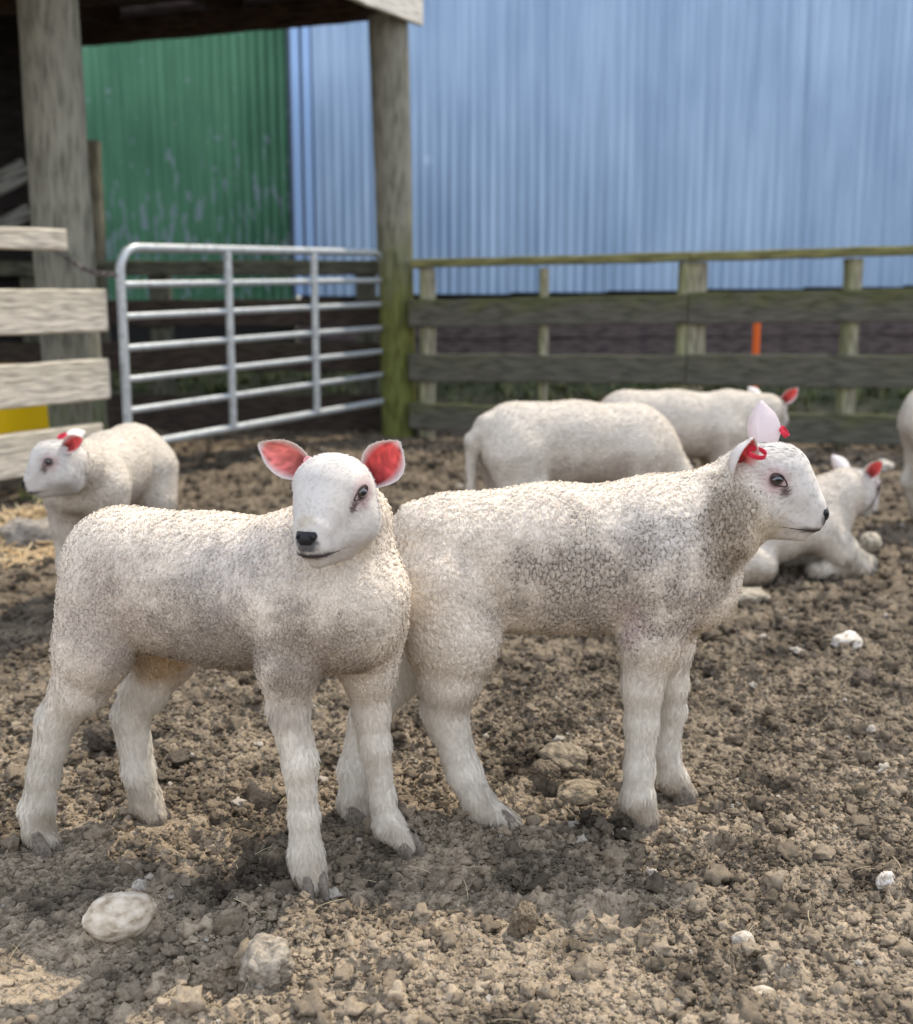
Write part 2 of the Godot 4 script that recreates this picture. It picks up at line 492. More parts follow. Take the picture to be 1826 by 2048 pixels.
func field(L: Dictionary, cell: float, amp: float, lock: FastNoiseLite, squash: float) -> Dictionary:
	var A: PackedVector3Array = L.a
	var AB: PackedVector3Array = L.ab
	var IL: PackedFloat32Array = L.il
	var RA: PackedFloat32Array = L.ra
	var DR: PackedFloat32Array = L.dr
	var K: PackedFloat32Array = L.k
	var W: PackedFloat32Array = L.wool
	var FC: PackedFloat32Array = L.face
	var nb := A.size()
	var lo := Vector3(1e9, 1e9, 1e9)
	var hi := -lo
	for i in nb:
		var r := maxf(RA[i], RA[i] + DR[i]) + 0.02
		var b := A[i] + AB[i]
		lo = lo.min(A[i].min(b) - Vector3(r, r, r))
		hi = hi.max(A[i].max(b) + Vector3(r, r, r))
	var B := 6
	var bs := cell * B
	var nbx := int(ceil((hi.x - lo.x) / bs)) + 1
	var nby := int(ceil((hi.y - lo.y) / bs)) + 1
	var nbz := int(ceil((hi.z - lo.z) / bs)) + 1
	var nx := nbx * B + 1
	var ny := nby * B + 1
	var nz := nbz * B + 1
	var F := PackedFloat32Array()
	F.resize(nx * ny * nz)
	F.fill(9.0)
	var reach := bs * 0.87
	var blocks := []
	for bz in nbz:
		for by in nby:
			for bx in nbx:
				var c := lo + Vector3(bx + 0.5, by + 0.5, bz + 0.5) * bs
				var near := PackedInt32Array()
				var dmin := 9.0
				for i in nb:
					var ap := c - A[i]
					var t := clampf(ap.dot(AB[i]) * IL[i], 0.0, 1.0)
					var dd := (ap - AB[i] * t).length() - RA[i] - DR[i] * t
					if dd < reach + 0.045:
						near.append(i)
					if dd < dmin:
						dmin = dd
				if dmin > reach + 0.02 or dmin < -reach - 0.004:
					if dmin < 0.0:
						for z in B + 1:
							for y in B + 1:
								var o := ((bz * B + z) * ny + by * B + y) * nx + bx * B
								for x in B + 1:
									if F[o + x] > 8.0:
										F[o + x] = -1.0
					continue
				blocks.append([bx, by, bz, near])
				for z in B + 1:
					for y in B + 1:
						var o := ((bz * B + z) * ny + by * B + y) * nx + bx * B
						for x in B + 1:
							if F[o + x] < 8.0 and F[o + x] != -1.0:
								continue
							var p := lo + Vector3(bx * B + x, by * B + y, bz * B + z) * cell
							var s := 9.0
							for i in near:
								var ap := p - A[i]
								var t := clampf(ap.dot(AB[i]) * IL[i], 0.0, 1.0)
								var dd := (ap - AB[i] * t).length() - RA[i] - DR[i] * t
								var k := K[i]
								var h := k - absf(s - dd)
								if h > 0.0:
									s = minf(s, dd) - h * h * 0.25 / k
								elif dd < s:
									s = dd
							F[o + x] = s
	# surface nets
	var V := PackedVector3Array()
	var wool := PackedFloat32Array()
	var face := PackedFloat32Array()
	var at := {}
	var idx := PackedInt32Array()
	var sy := nx
	var sz := nx * ny
	for bl in blocks:
		var near: PackedInt32Array = bl[3]
		for z in B:
			for y in B:
				for x in B:
					var gx: int = bl[0] * B + x
					var gy: int = bl[1] * B + y
					var gz: int = bl[2] * B + z
					var o := (gz * ny + gy) * nx + gx
					var f0 := F[o]
					var f1 := F[o + 1]
					var f2 := F[o + sy]
					var f3 := F[o + sy + 1]
					var f4 := F[o + sz]
					var f5 := F[o + sz + 1]
					var f6 := F[o + sz + sy]
					var f7 := F[o + sz + sy + 1]
					var ins := int(f0 < 0.0) + int(f1 < 0.0) + int(f2 < 0.0) + int(f3 < 0.0) + int(f4 < 0.0) + int(f5 < 0.0) + int(f6 < 0.0) + int(f7 < 0.0)
					if ins == 0 or ins == 8:
						continue
					var s := Vector3.ZERO
					var n := 0
					if (f0 < 0.0) != (f1 < 0.0): s += Vector3(f0 / (f0 - f1), 0, 0); n += 1
					if (f2 < 0.0) != (f3 < 0.0): s += Vector3(f2 / (f2 - f3), 1, 0); n += 1
					if (f4 < 0.0) != (f5 < 0.0): s += Vector3(f4 / (f4 - f5), 0, 1); n += 1
					if (f6 < 0.0) != (f7 < 0.0): s += Vector3(f6 / (f6 - f7), 1, 1); n += 1
					if (f0 < 0.0) != (f2 < 0.0): s += Vector3(0, f0 / (f0 - f2), 0); n += 1
					if (f1 < 0.0) != (f3 < 0.0): s += Vector3(1, f1 / (f1 - f3), 0); n += 1
					if (f4 < 0.0) != (f6 < 0.0): s += Vector3(0, f4 / (f4 - f6), 1); n += 1
					if (f5 < 0.0) != (f7 < 0.0): s += Vector3(1, f5 / (f5 - f7), 1); n += 1
					if (f0 < 0.0) != (f4 < 0.0): s += Vector3(0, 0, f0 / (f0 - f4)); n += 1
					if (f1 < 0.0) != (f5 < 0.0): s += Vector3(1, 0, f1 / (f1 - f5)); n += 1
					if (f2 < 0.0) != (f6 < 0.0): s += Vector3(0, 1, f2 / (f2 - f6)); n += 1
					if (f3 < 0.0) != (f7 < 0.0): s += Vector3(1, 1, f3 / (f3 - f7)); n += 1
					var p := lo + (Vector3(gx, gy, gz) + s / n) * cell
					at[o] = V.size()
					V.append(p)
					var ws := 0.0
					var wt := 1e-9
					var fs := 0.0
					for i in near:
						var ap := p - A[i]
						var t := clampf(ap.dot(AB[i]) * IL[i], 0.0, 1.0)
						var dd := (ap - AB[i] * t).length() - RA[i] - DR[i] * t
						var e := exp(-maxf(dd, -0.02) * 90.0)
						ws += e * W[i]
						fs += e * FC[i]
						wt += e
					wool.append(ws / wt)
					face.append(fs / wt)
	for o in at:
		var f0 := F[o]
		var a: int = at[o]
		for axis in 3:
			var d1: int = [1, sy, sz][axis]
			var d2: int = [sy, sz, 1][axis]
			var d3: int = [sz, 1, sy][axis]
			var f1 := F[o + d1]
			if (f0 < 0.0) == (f1 < 0.0):
				continue
			if not (at.has(o - d2) and at.has(o - d3) and at.has(o - d2 - d3)):
				continue
			var b: int = at[o - d2]
			var c: int = at[o - d2 - d3]
			var d: int = at[o - d3]
			if f0 < 0.0:
				idx.append_array([a, c, b, a, d, c])
			else:
				idx.append_array([a, b, c, a, c, d])
	var N := smooth_normals(V, idx)
	# fleece locks as real relief, fuller in some places than in others
	var mott := noise(FastNoiseLite.TYPE_SIMPLEX_SMOOTH, 16.0, 2, 75)
	if amp > 0.0:
		for i in V.size():
			var w := wool[i]
			if w > 0.05:
				var p := V[i]
				V[i] = p + N[i] * (lock.get_noise_3d(p.x, p.y * squash, p.z) + 0.55) * amp * w * (1.0 + 1.1 * mott.get_noise_3dv(p))
		N = smooth_normals(V, idx)
	return {"v": V, "n": N, "i": idx, "wool": wool, "face": face}

func paint(L: Dictionary, S: Dictionary, look: Dictionary) -> PackedColorArray:
	var cream: Color = look.wool
	var white: Color = look.fur
	var leg := Color(0.72, 0.665, 0.575)
	var C := PackedColorArray()
	var V: PackedVector3Array = S.v
	var mott := noise(FastNoiseLite.TYPE_SIMPLEX_SMOOTH, 14.0, 3, 71)
	var fine := noise(FastNoiseLite.TYPE_SIMPLEX_SMOOTH, 120.0, 2, 72)
	var inv: Transform3D = (L.head as Transform3D).affine_inverse()
	var hs: float = L.hs
	var patches: Array = L.patches
	for i in V.size():
		var p := V[i]
		var w: float = S.wool[i]
		var c := leg.lerp(white, smoothst(0.2, 0.6, float(S.face[i]))).lerp(cream, smoothst(0.05, 0.75, w))
		var m := mott.get_noise_3dv(p)
		var f := fine.get_noise_3dv(p)
		for q in patches:
			var e: Vector3 = (p - q[0]) / q[1]
			var r := e.length() + m * 0.42
			if r < 1.0:
				var s := (1.0 - smoothst(0.25, 1.0, r)) * float(q[3])
				c = c.lerp(q[2], clampf(s * (1.0 + 0.5 * f), 0.0, 1.0))
		# mud splashed round the feet
		if p.y < 0.085:
			var mud := (1.0 - smoothst(0.010, 0.080, p.y + m * 0.04)) * 0.75
			c = c.lerp(Color(0.30, 0.235, 0.16), clampf(mud, 0.0, 1.0))
		var h := inv * p / hs
		if S.face[i] > 0.5:
			# pinkish skin round the eyes, dark tear mark, black nose leather
			for sgn: float in [-1.0, 1.0]:
				var ed := (h - Vector3(0.043 * sgn, 0.0, 0.017)).length()
				c = c.lerp(Color(0.50, 0.34, 0.33), (1.0 - smoothst(0.010, 0.028, ed)) * 0.8)
				c = c.lerp(Color(0.11, 0.07, 0.07), (1.0 - smoothst(0.0085, 0.0140, ed)) * 0.9)
				var td := (h - Vector3(0.036 * sgn, -0.015, 0.032)).length()
				c = c.lerp(Color(0.10, 0.06, 0.06), (1.0 - smoothst(0.006, 0.012, td)) * 0.9)
			var nd := (Vector3(h.x * 0.9, (h.y + 0.056) * 1.0, h.z - 0.086)).length() + f * 0.004
			c = c.lerp(Color(0.05, 0.05, 0.055), (1.0 - smoothst(0.0095, 0.0175, nd)) * 0.9)
			var ld := absf(h.y + 0.0745 - 0.10 * absf(h.x)) + f * 0.0008
			if h.z > 0.050:
				c = c.lerp(Color(0.06, 0.05, 0.055), (1.0 - smoothst(0.0025, 0.0055, ld)) * smoothst(0.048, 0.066, h.z) * 0.85)
		c *= 1.0 + 0.10 * m
		c *= lerpf(lerpf(0.78, 0.86, S.face[i]), 1.0, smoothst(0.2, 0.6, w))  # skin colour darkened under the hair, standing in for shade between hairs
		c.a = 1.0
		C.append(c)
	return C

var wool_mats := {}

func fur_material(lockn: float, dark: float, relief: float) -> StandardMaterial3D:
	var key := "%s %s" % [lockn, dark]
	if wool_mats.has(key):
		return wool_mats[key]
	var m := std(Color.WHITE, 1.0)
	m.vertex_color_use_as_albedo = true
	m.metallic_specular = 0.1
	m.uv1_triplanar = true
	m.uv1_scale = Vector3(lockn, lockn * 0.62, lockn)
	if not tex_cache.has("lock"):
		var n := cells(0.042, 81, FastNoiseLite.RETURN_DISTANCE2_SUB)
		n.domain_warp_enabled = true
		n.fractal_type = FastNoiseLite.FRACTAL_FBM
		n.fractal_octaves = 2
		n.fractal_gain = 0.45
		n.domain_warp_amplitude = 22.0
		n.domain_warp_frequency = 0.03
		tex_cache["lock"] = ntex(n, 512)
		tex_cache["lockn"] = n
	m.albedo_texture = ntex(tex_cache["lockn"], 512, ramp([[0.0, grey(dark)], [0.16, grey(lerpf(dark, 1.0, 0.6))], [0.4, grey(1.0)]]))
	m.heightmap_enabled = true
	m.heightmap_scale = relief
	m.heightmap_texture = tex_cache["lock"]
	wool_mats[key] = m
	return m

func hair_material() -> StandardMaterial3D:
	if not wool_mats.has("hair"):
		var m := std(Color.WHITE, 0.75)
		m.vertex_color_use_as_albedo = true
		m.metallic_specular = 0.2
		m.backlight_enabled = true
		m.backlight = grey(0.22)
		wool_mats["hair"] = m
	return wool_mats["hair"]

func skin_material() -> StandardMaterial3D:
	if not wool_mats.has("skin"):
		var m := std(Color.WHITE, 0.95)
		m.vertex_color_use_as_albedo = true
		m.metallic_specular = 0.15
		wool_mats["skin"] = m
	return wool_mats["skin"]

var hair_mesh: ArrayMesh
var curl_mesh: ArrayMesh

func make_hair_meshes() -> void:
	# a tuft of seven fine hairs, one unit long along z, leaning off the skin (y out)
	var v := PackedVector3Array()
	var n := PackedVector3Array()
	var idx := PackedInt32Array()
	var r := RandomNumberGenerator.new()
	r.seed = 5
	for k in 7:
		var root := Vector3(r.randf_range(-0.32, 0.32), -0.05, r.randf_range(-0.35, 0.35))
		var side := r.randf_range(-0.22, 0.22)
		var lift := r.randf_range(0.10, 0.36)
		var len_ := r.randf_range(0.7, 1.15)
		var wd := 0.045
		var base := v.size()
		for j in 4:
			var t := j / 3.0
			var p := root + Vector3(side * t * t, lift * sin(t * 1.9), len_ * t)
			var w := wd * (1.0 - 0.75 * t)
			v.append(p + Vector3(w, 0.0, 0.0))
			v.append(p - Vector3(w, 0.0, 0.0))
			n.append(Vector3(0.22, 0.97, 0.08).normalized())
			n.append(Vector3(-0.22, 0.97, 0.08).normalized())
		for j in 3:
			var a := base + j * 2
			idx.append_array([a, a + 2, a + 1, a + 1, a + 2, a + 3])
	hair_mesh = mesh_of(v, n, idx)
	# a crimped wool curl
	v = PackedVector3Array()
	n = PackedVector3Array()
	idx = PackedInt32Array()
	for k in 3:
		var a0 := TAU * k / 3.0 + 0.4
		var off := Vector3(cos(a0), 0.0, sin(a0)) * 0.28
		var base := v.size()
		for j in 7:
			var t := j / 6.0
			var a := a0 + t * 4.6
			var rr := 0.30 * (1.0 - 0.4 * t)
			var p := off + Vector3(cos(a) * rr, -0.1 + 0.55 * sin(t * 2.4), sin(a) * rr)
			var w := 0.075 * (1.0 - 0.5 * t)
			v.append(p + Vector3(cos(a) * w, w * 0.6, sin(a) * w))
			v.append(p - Vector3(cos(a) * w, w * 0.6, sin(a) * w))
			n.append(Vector3(cos(a) * 0.4, 0.9, sin(a) * 0.4).normalized())
			n.append(Vector3(-cos(a) * 0.4, 0.9, -sin(a) * 0.4).normalized())
		for j in 6:
			var q := base + j * 2
			idx.append_array([q, q + 2, q + 1, q + 1, q + 2, q + 3])
	curl_mesh = mesh_of(v, n, idx)

func tufts(L: Dictionary, S: Dictionary, C: PackedColorArray, root: Node3D, hairs: int, curls: int, hair_len: float) -> void:
	var V: PackedVector3Array = S.v
	var N: PackedVector3Array = S.n
	var I: PackedInt32Array = S.i
	var tri := I.size() / 3
	var hx := []
	var hc := []
	var cx := []
	var cc := []
	var h: Transform3D = L.head
	var inv := h.affine_inverse()
	var hs: float = L.hs
	var swirl := noise(FastNoiseLite.TYPE_SIMPLEX_SMOOTH, 22.0, 2, 91)
	for q in hairs + curls:
		var t := rng.randi() % tri
		var a := I[t * 3]
		var b := I[t * 3 + 1]
		var c := I[t * 3 + 2]
		var u := rng.randf()
		var w := rng.randf()
		if u + w > 1.0:
			u = 1.0 - u
			w = 1.0 - w
		var p := V[a] + (V[b] - V[a]) * u + (V[c] - V[a]) * w
		var nn := N[a]
		var wool: float = S.wool[a]
		var face: float = S.face[a]
		var col := C[a]
		if rng.randf() < smoothst(0.25, 0.8, wool):
			if cx.size() >= curls:
				continue
			var s := rng.randf_range(0.0036, 0.0070)
			var up := nn
			var sd := up.cross(Vector3(rng.randf() - 0.5, rng.randf() - 0.5, rng.randf() - 0.5)).normalized()
			cx.append(Transform3D(Basis(sd, up, sd.cross(up)).scaled_local(Vector3(s, s * rng.randf_range(0.6, 1.2), s)), p))
			var cj := col * rng.randf_range(0.92, 1.16)
			cj.a = 1.0
			cc.append(cj)
		else:
			if hx.size() >= hairs:
				continue
			var flow := Vector3(0, -1, 0)
			var ln := hair_len * rng.randf_range(0.7, 1.25)
			if face > 0.5:
				var lp := inv * p / hs
				# face hair runs back from the nose and swirls on the forehead
				flow = h.basis * Vector3(lp.x * 9.0, 0.15 if lp.y > 0.0 else -0.3, -0.8)
				ln *= 0.62
				if lp.y < 0.028 and rng.randf() < 0.12:
					continue
				if lp.y > 0.028 or (lp.y < -0.03 and lp.z < 0.025):
					ln *= 1.25
				if lp.z > 0.055 and Vector2(lp.x * 0.75, lp.y + 0.051).length() < 0.0100 or (Vector3(absf(lp.x) - 0.044, lp.y, lp.z - 0.017)).length() < 0.0135:
					continue
				if lp.z > 0.045:
					ln *= 0.6
			var sw := swirl.get_noise_3dv(p)
			flow += Vector3(swirl.get_noise_3d(p.x + 7.0, p.y, p.z), sw * 0.5, swirl.get_noise_3d(p.x, p.y + 5.0, p.z)) * 0.8
			var f := (flow - nn * flow.dot(nn)).normalized()
			var sd := nn.cross(f).normalized()
			if sd.length_squared() < 0.5:
				continue
			hx.append(Transform3D(Basis(sd, nn, f).scaled_local(Vector3(ln, ln, ln)), p))
			var hj := col * lerpf(lerpf(1.26, 1.15, face), 1.0, smoothst(0.2, 0.6, wool)) * (rng.randf_range(0.90, 1.08) if face > 0.5 else rng.randf_range(0.84, 1.13))
			hj.a = 1.0
			hc.append(hj)
	stuff("fleece", [curl_mesh], hair_material(), cx, cc, "", "", root)
	stuff("short_hair", [hair_mesh], hair_material(), hx, hc, "", "", root)

func ear_mesh(L_: float, W_: float, cup: float, inner: Color, outer: Color, bend := 0.0, red := 0.8) -> Array:
	var v := PackedVector3Array()
	var c := PackedColorArray()
	var idx := PackedInt32Array()
	var nt := 14
	var ns := 10
	var spots := noise(FastNoiseLite.TYPE_SIMPLEX_SMOOTH, 90.0, 2, 55)
	for layer in 2:
		var o := v.size()
		for i in nt + 1:
			var t := float(i) / nt
			var w: float
			if t < 0.45:
				w = W_ * (0.42 + 0.58 * sin(t / 0.45 * PI / 2.0))
			else:
				w = W_ * maxf(0.0, 1.0 - pow((t - 0.45) / 0.55, 2.1))
			for j in ns + 1:
				var s := float(j) / ns * 2.0 - 1.0
				var cu := cup * (1.0 + 1.2 * (1.0 - t))
				var p := Vector3(s * w, t * L_, (s * s - 0.6) * w * cu + bend * t * t * L_)
				var th := 0.0030 * (1.0 - 0.6 * s * s) * (1.0 - 0.5 * t)
				p.z += th if layer == 0 else -th
				v.append(p)
				if layer == 0:
					var edge := smoothst(red + 0.12, red - 0.10, absf(s)) * smoothst(0.99, 0.84, t)
					var k := inner * ((1.0 + 0.8 * spots.get_noise_3dv(p)) * lerpf(0.32, 1.15, smoothst(0.08, 0.62, t + 0.2 * absf(s))))
					c.append(outer.lerp(k, edge))
				else:
					c.append(outer)
		for i in nt:
			for j in ns:
				var a := o + i * (ns + 1) + j
				var b := a + ns + 1
				if layer == 0:
					idx.append_array([a, b, a + 1, a + 1, b, b + 1])
				else:
					idx.append_array([a, a + 1, b, a + 1, b + 1, b])
	return [v, c, idx, L_]

func add_ear(root: Node3D, base: Vector3, tip: Vector3, facing: Vector3, W_: float, cup: float, inner: Color, outer: Color, fuzz: int, bend := 0.0) -> void:
	var y := tip - base
	var l := y.length()
	y /= l
	var z := (facing - y * facing.dot(y)).normalized()
	var x := y.cross(z)
	var e := ear_mesh(l, W_, cup, inner, outer, bend)
	var nrm := smooth_normals(e[0], e[2])
	var m := std(Color.WHITE, 0.85)
	if not wool_mats.has("ear"):
		m.vertex_color_use_as_albedo = true
		m.metallic_specular = 0.2
		m.backlight_enabled = true
		m.backlight = grey(0.7)
		wool_mats["ear"] = m
	var xf := Transform3D(Basis(x, y, z), base - y * 0.012)
	var ear := part("ear", mesh_of(e[0], nrm, e[2], e[1]), wool_mats["ear"], root, xf)
	if fuzz > 0:
		var hx := []
		var hc := []
		var V: PackedVector3Array = e[0]
		var T: PackedInt32Array = e[2]
		for k in fuzz:
			var q := (rng.randi() % (T.size() / 3)) * 3
			var i := T[q]
			var col: Color = e[1][i]
			if col.g < outer.g * 0.85:
				continue
			var u := rng.randf()
			var w := rng.randf()
			if u + w > 1.0:
				u = 1.0 - u
				w = 1.0 - w
			var p: Vector3 = V[i] + (V[T[q + 1]] - V[i]) * u + (V[T[q + 2]] - V[i]) * w
			var nn := nrm[i]
			var f := Vector3(signf(p.x) * rng.randf_range(-0.2, 0.9), rng.randf_range(0.2, 1.0), rng.randf_range(-0.8, 0.8))
			f = (f - nn * f.dot(nn)).normalized()
			var sd := nn.cross(f).normalized()
			var ln := rng.randf_range(0.0016, 0.0032)
			if absf(p.x) < 0.0015 and p.y > 0.5 * float(e[3]):
				continue
			hx.append(Transform3D(Basis(sd, nn, f).scaled_local(Vector3(ln, ln, ln)), p))
			hc.append(outer)
		stuff("ear_fuzz", [hair_mesh], hair_material(), hx, hc, "", "", ear)

func depth_in(L: Dictionary, p: Vector3) -> float:
	var s := 9.0
	for i in L.a.size():
		var ap: Vector3 = p - L.a[i]
		var t := clampf(ap.dot(L.ab[i]) * L.il[i], 0.0, 1.0)
		var dd: float = (ap - L.ab[i] * t).length() - L.ra[i] - L.dr[i] * t
		var k: float = L.k[i]
		var h := k - absf(s - dd)
		if h > 0.0:
			s = minf(s, dd) - h * h * 0.25 / k
		elif dd < s:
			s = dd
	return s

func on_skin(L: Dictionary, from: Vector3, dirn: Vector3) -> Vector3:
	# out from inside the head to where its surface is
	var h: Transform3D = L.head
	var p := h * (from * float(L.hs))
	var d := (h.basis * dirn).normalized()
	for k in 14:
		p -= d * depth_in(L, p) * 0.9
	return h.affine_inverse() * p

func add_eyes(root: Node3D, L: Dictionary) -> void:
	var h: Transform3D = L.head
	var s: float = L.hs
	var ball := SphereMesh.new()
	ball.radius = 1.0
	ball.height = 2.0
	ball.radial_segments = 28
	ball.rings = 16
	var m := std(lin(0.010, 0.006, 0.004), 0.05)
	m.metallic_specular = 0.6
	m.clearcoat_enabled = true
	m.clearcoat = 1.0
	m.clearcoat_roughness = 0.03
	var lid := std(lin(0.055, 0.035, 0.036), 0.55)
	var pupil := std(lin(0.002, 0.002, 0.003), 0.04)
	for sgn: float in [-1.0, 1.0]:
		var out := Vector3(sgn * 0.88, 0.05, 0.46).normalized()
		var c := on_skin(L, EYE * Vector3(sgn * 0.6, 1, 0.6), out)
		var b := Basis.looking_at(-out, Vector3.UP)
		var eye := part("eye", ball, m, root, h * Transform3D(b.scaled_local(Vector3(0.0096, 0.0070, 0.0088) * s), c - out * 0.0034 * s))
		part("pupil", ball, pupil, eye, Transform3D(Basis().scaled(Vector3(0.56, 0.36, 0.30)), Vector3(0, 0, 0.745)))
		# eyelids: an almond-shaped rim round the ball, drawn out towards the tear duct
		var v := PackedVector3Array()
		var idx := PackedInt32Array()
		var fwd := (Vector3(0, -0.55, 1.0) - out * Vector3(0, -0.55, 1.0).dot(out)).normalized()
		var side := out.cross(fwd)
		var n := 28
		for i in n:
			var a := TAU * i / n
			var reach := 0.0112 + 0.0050 * pow(maxf(0.0, cos(a)), 5.0)
			var q := c + (fwd * cos(a) * reach + side * sin(a) * 0.0076) * s
			q = on_skin(L, (q - out * 0.006) / s, out)
			for k in 6:
				var e := TAU * k / 6.0
				var rad := (fwd * cos(a) + side * sin(a)).normalized()
				v.append(q + (out * (sin(e) * 0.0012 + 0.0008) + rad * cos(e) * 0.0012) * s)
		for i in n:
			for k in 6:
				var a := i * 6 + k
				var b2 := i * 6 + (k + 1) % 6
				var c2 := ((i + 1) % n) * 6 + k
				var d2 := ((i + 1) % n) * 6 + (k + 1) % 6
				idx.append_array([a, b2, c2, b2, d2, c2])
		part("eyelid", mesh_of(v, smooth_normals(v, idx), idx), lid, root, h)

const EYE := Vector3(0.040, 0.0, 0.0150)

func nose_parts(root: Node3D, L: Dictionary) -> void:
	var h: Transform3D = L.head
	var s: float = L.hs
	var black := std(lin(0.009, 0.0095, 0.0115), 0.5)
	var dark := std(lin(0.003, 0.003, 0.004), 0.8)
	var v := PackedVector3Array()
	var idx := PackedInt32Array()
	# nose leather: broad above, narrowing to the lip, laid over the muzzle's tip
	var nu := 16
	var nv := 12
	for j in nv + 1:
		var y := float(j) / nv
		for i in nu + 1:
			var x := float(i) / nu * 2.0 - 1.0
			var wd := 0.0118 * pow(sin(PI * clampf(y * 0.84 + 0.13, 0.0, 1.0)), 0.65) * (1.0 - 0.55 * y)
			var q := on_skin(L, Vector3(x * wd, -0.0446 - 0.0126 * y, 0.060), Vector3(x * 0.20, 0.10 - 0.15 * y, 1.0))
			var edge := (1.0 - x * x) * sin(y * PI)
			v.append(q + Vector3(0, 0, 0.0009 + 0.0018 * edge) * s)
	for j in nv:
		for i in nu:
			var a := j * (nu + 1) + i
			idx.append_array([a, a + 1, a + nu + 1, a + 1, a + nu + 2, a + nu + 1])
	var nose := part("nose", mesh_of(v, smooth_normals(v, idx), idx), black, root, h)
	var ball := SphereMesh.new()
	ball.radius = 1.0
	ball.height = 2.0
	ball.radial_segments = 20
	ball.rings = 12
	for sgn: float in [-1.0, 1.0]:
		var q := on_skin(L, Vector3(0.0052 * sgn, -0.0485, 0.060), Vector3(0.12 * sgn, 0.0, 1.0))
		part("nostril", ball, dark, nose, Transform3D(Basis(Vector3(0, 0, 1), sgn * -0.65).scaled_local(Vector3(0.0040, 0.0022, 0.0018) * s), q + Vector3(0, 0, 0.0016) * s + Vector3(0.0004 * sgn, 0, 0.0004)))
	# the mouth: a thin dark seam round the muzzle
	v = PackedVector3Array()
	idx = PackedInt32Array()
	var n := 26
	for i in n + 1:
		var t := float(i) / n * 2.0 - 1.0
		var a := t * 1.95
		var o := Vector3(sin(a), 0, cos(a))
		var p := on_skin(L, Vector3(0, -0.0735 + 0.0045 * t * t, 0.050 - 0.012 * t * t), o)
		var th := 0.0016 * (1.0 - 0.75 * t * t)
		for k in 6:
			var q := TAU * k / 6.0
			v.append(p + Vector3(0, sin(q), 0) * th * 0.8 * s + o * (cos(q) * th * 0.8 - 0.0002) * s)
	for i in n:
		for k in 6:
			var a := i * 6 + k
			var b := i * 6 + (k + 1) % 6
			idx.append_array([a, b, a + 6, b, b + 6, a + 6])
	part("mouth", mesh_of(v, smooth_normals(v, idx), idx), std(lin(0.02, 0.014, 0.015), 0.8), root, h)

var hoof_mesh: ArrayMesh

func make_hoof() -> void:
	# a cloven hoof pointing along +z: two wedge claws
	var v := PackedVector3Array()
	var idx := PackedInt32Array()
	for sgn: float in [-1.0, 1.0]:
		var base := v.size()
		var ring := 12
		var layers := [[-0.006, 1.0, 0.0], [0.002, 1.02, 0.0], [0.014, 0.86, -0.003], [0.024, 0.66, -0.007], [0.028, 0.3, -0.008]]
		for l in layers:
			for k in ring:
				var a := TAU * k / ring
				var x := cos(a) * 0.0088 * float(l[1])
				var z := sin(a) * 0.0185 * float(l[1])
				if z > 0.0:
					x *= 1.0 - 0.55 * z / 0.0185
				v.append(Vector3(sgn * 0.0098 + x + sgn * 0.002 * maxf(z, 0.0) / 0.0185, float(l[0]) - 0.55 * maxf(z, 0.0) * smoothst(0.0, 0.03, float(l[0])), z + float(l[2]) + 0.004))
		for i in layers.size() - 1:
			for k in ring:
				var a := base + i * ring + k
				var b := base + i * ring + (k + 1) % ring
				idx.append_array([a, b, a + ring, b, b + ring, a + ring])
	hoof_mesh = mesh_of(v, smooth_normals(v, idx), idx)

func add_hoof(root: Node3D, at: Vector3, turn: float, s := 1.0) -> void:
	var m: StandardMaterial3D
	if not wool_mats.has("hoof"):
		m = std(lin(0.25, 0.205, 0.16), 0.8)
		m.uv1_triplanar = true
		m.uv1_scale = Vector3(30, 30, 30)
		m.albedo_texture = ntex(noise(FastNoiseLite.TYPE_SIMPLEX, 0.03, 4, 61), 128, ramp([[0.0, grey(0.5)], [1.0, grey(1.0)]]))
		wool_mats["hoof"] = m
	part("hoof", hoof_mesh, wool_mats["hoof"], root, Transform3D(Basis(Vector3.UP, turn).scaled_local(Vector3(s, s, s)), at))

func tag_ring(root: Node3D, at: Vector3, axis: Vector3, r: float, col: Color) -> void:
	# a loop-shaped plastic ear tag: a flat band bent round the ear's edge
	var v := PackedVector3Array()
	var idx := PackedInt32Array()
	var n := 22
	for i in n + 1:
		var a := TAU * i / n
		var o := Vector3(cos(a), 0, sin(a))
		for k in 4:
			var dr: float = [0.0, 0.0014, 0.0014, 0.0][k]
			var dy: float = [-0.0034, -0.0034, 0.0034, 0.0034][k]
			v.append(o * (r + dr) + Vector3(0, dy, 0))
	for i in n:
		for k in 4:
			var a := i * 4 + k
			var b := i * 4 + (k + 1) % 4
			idx.append_array([a, b, a + 4, b, b + 4, a + 4])
	var m := std(col, 0.35)
	m.backlight_enabled = true
	m.backlight = grey(0.4)
	var y := axis.normalized()
	var x := y.cross(Vector3(0.3, 0.2, 1.0)).normalized()
	part("ear_tag", mesh_of(v, smooth_normals(v, idx), idx), m, root, Transform3D(Basis(x, y, x.cross(y)), at))

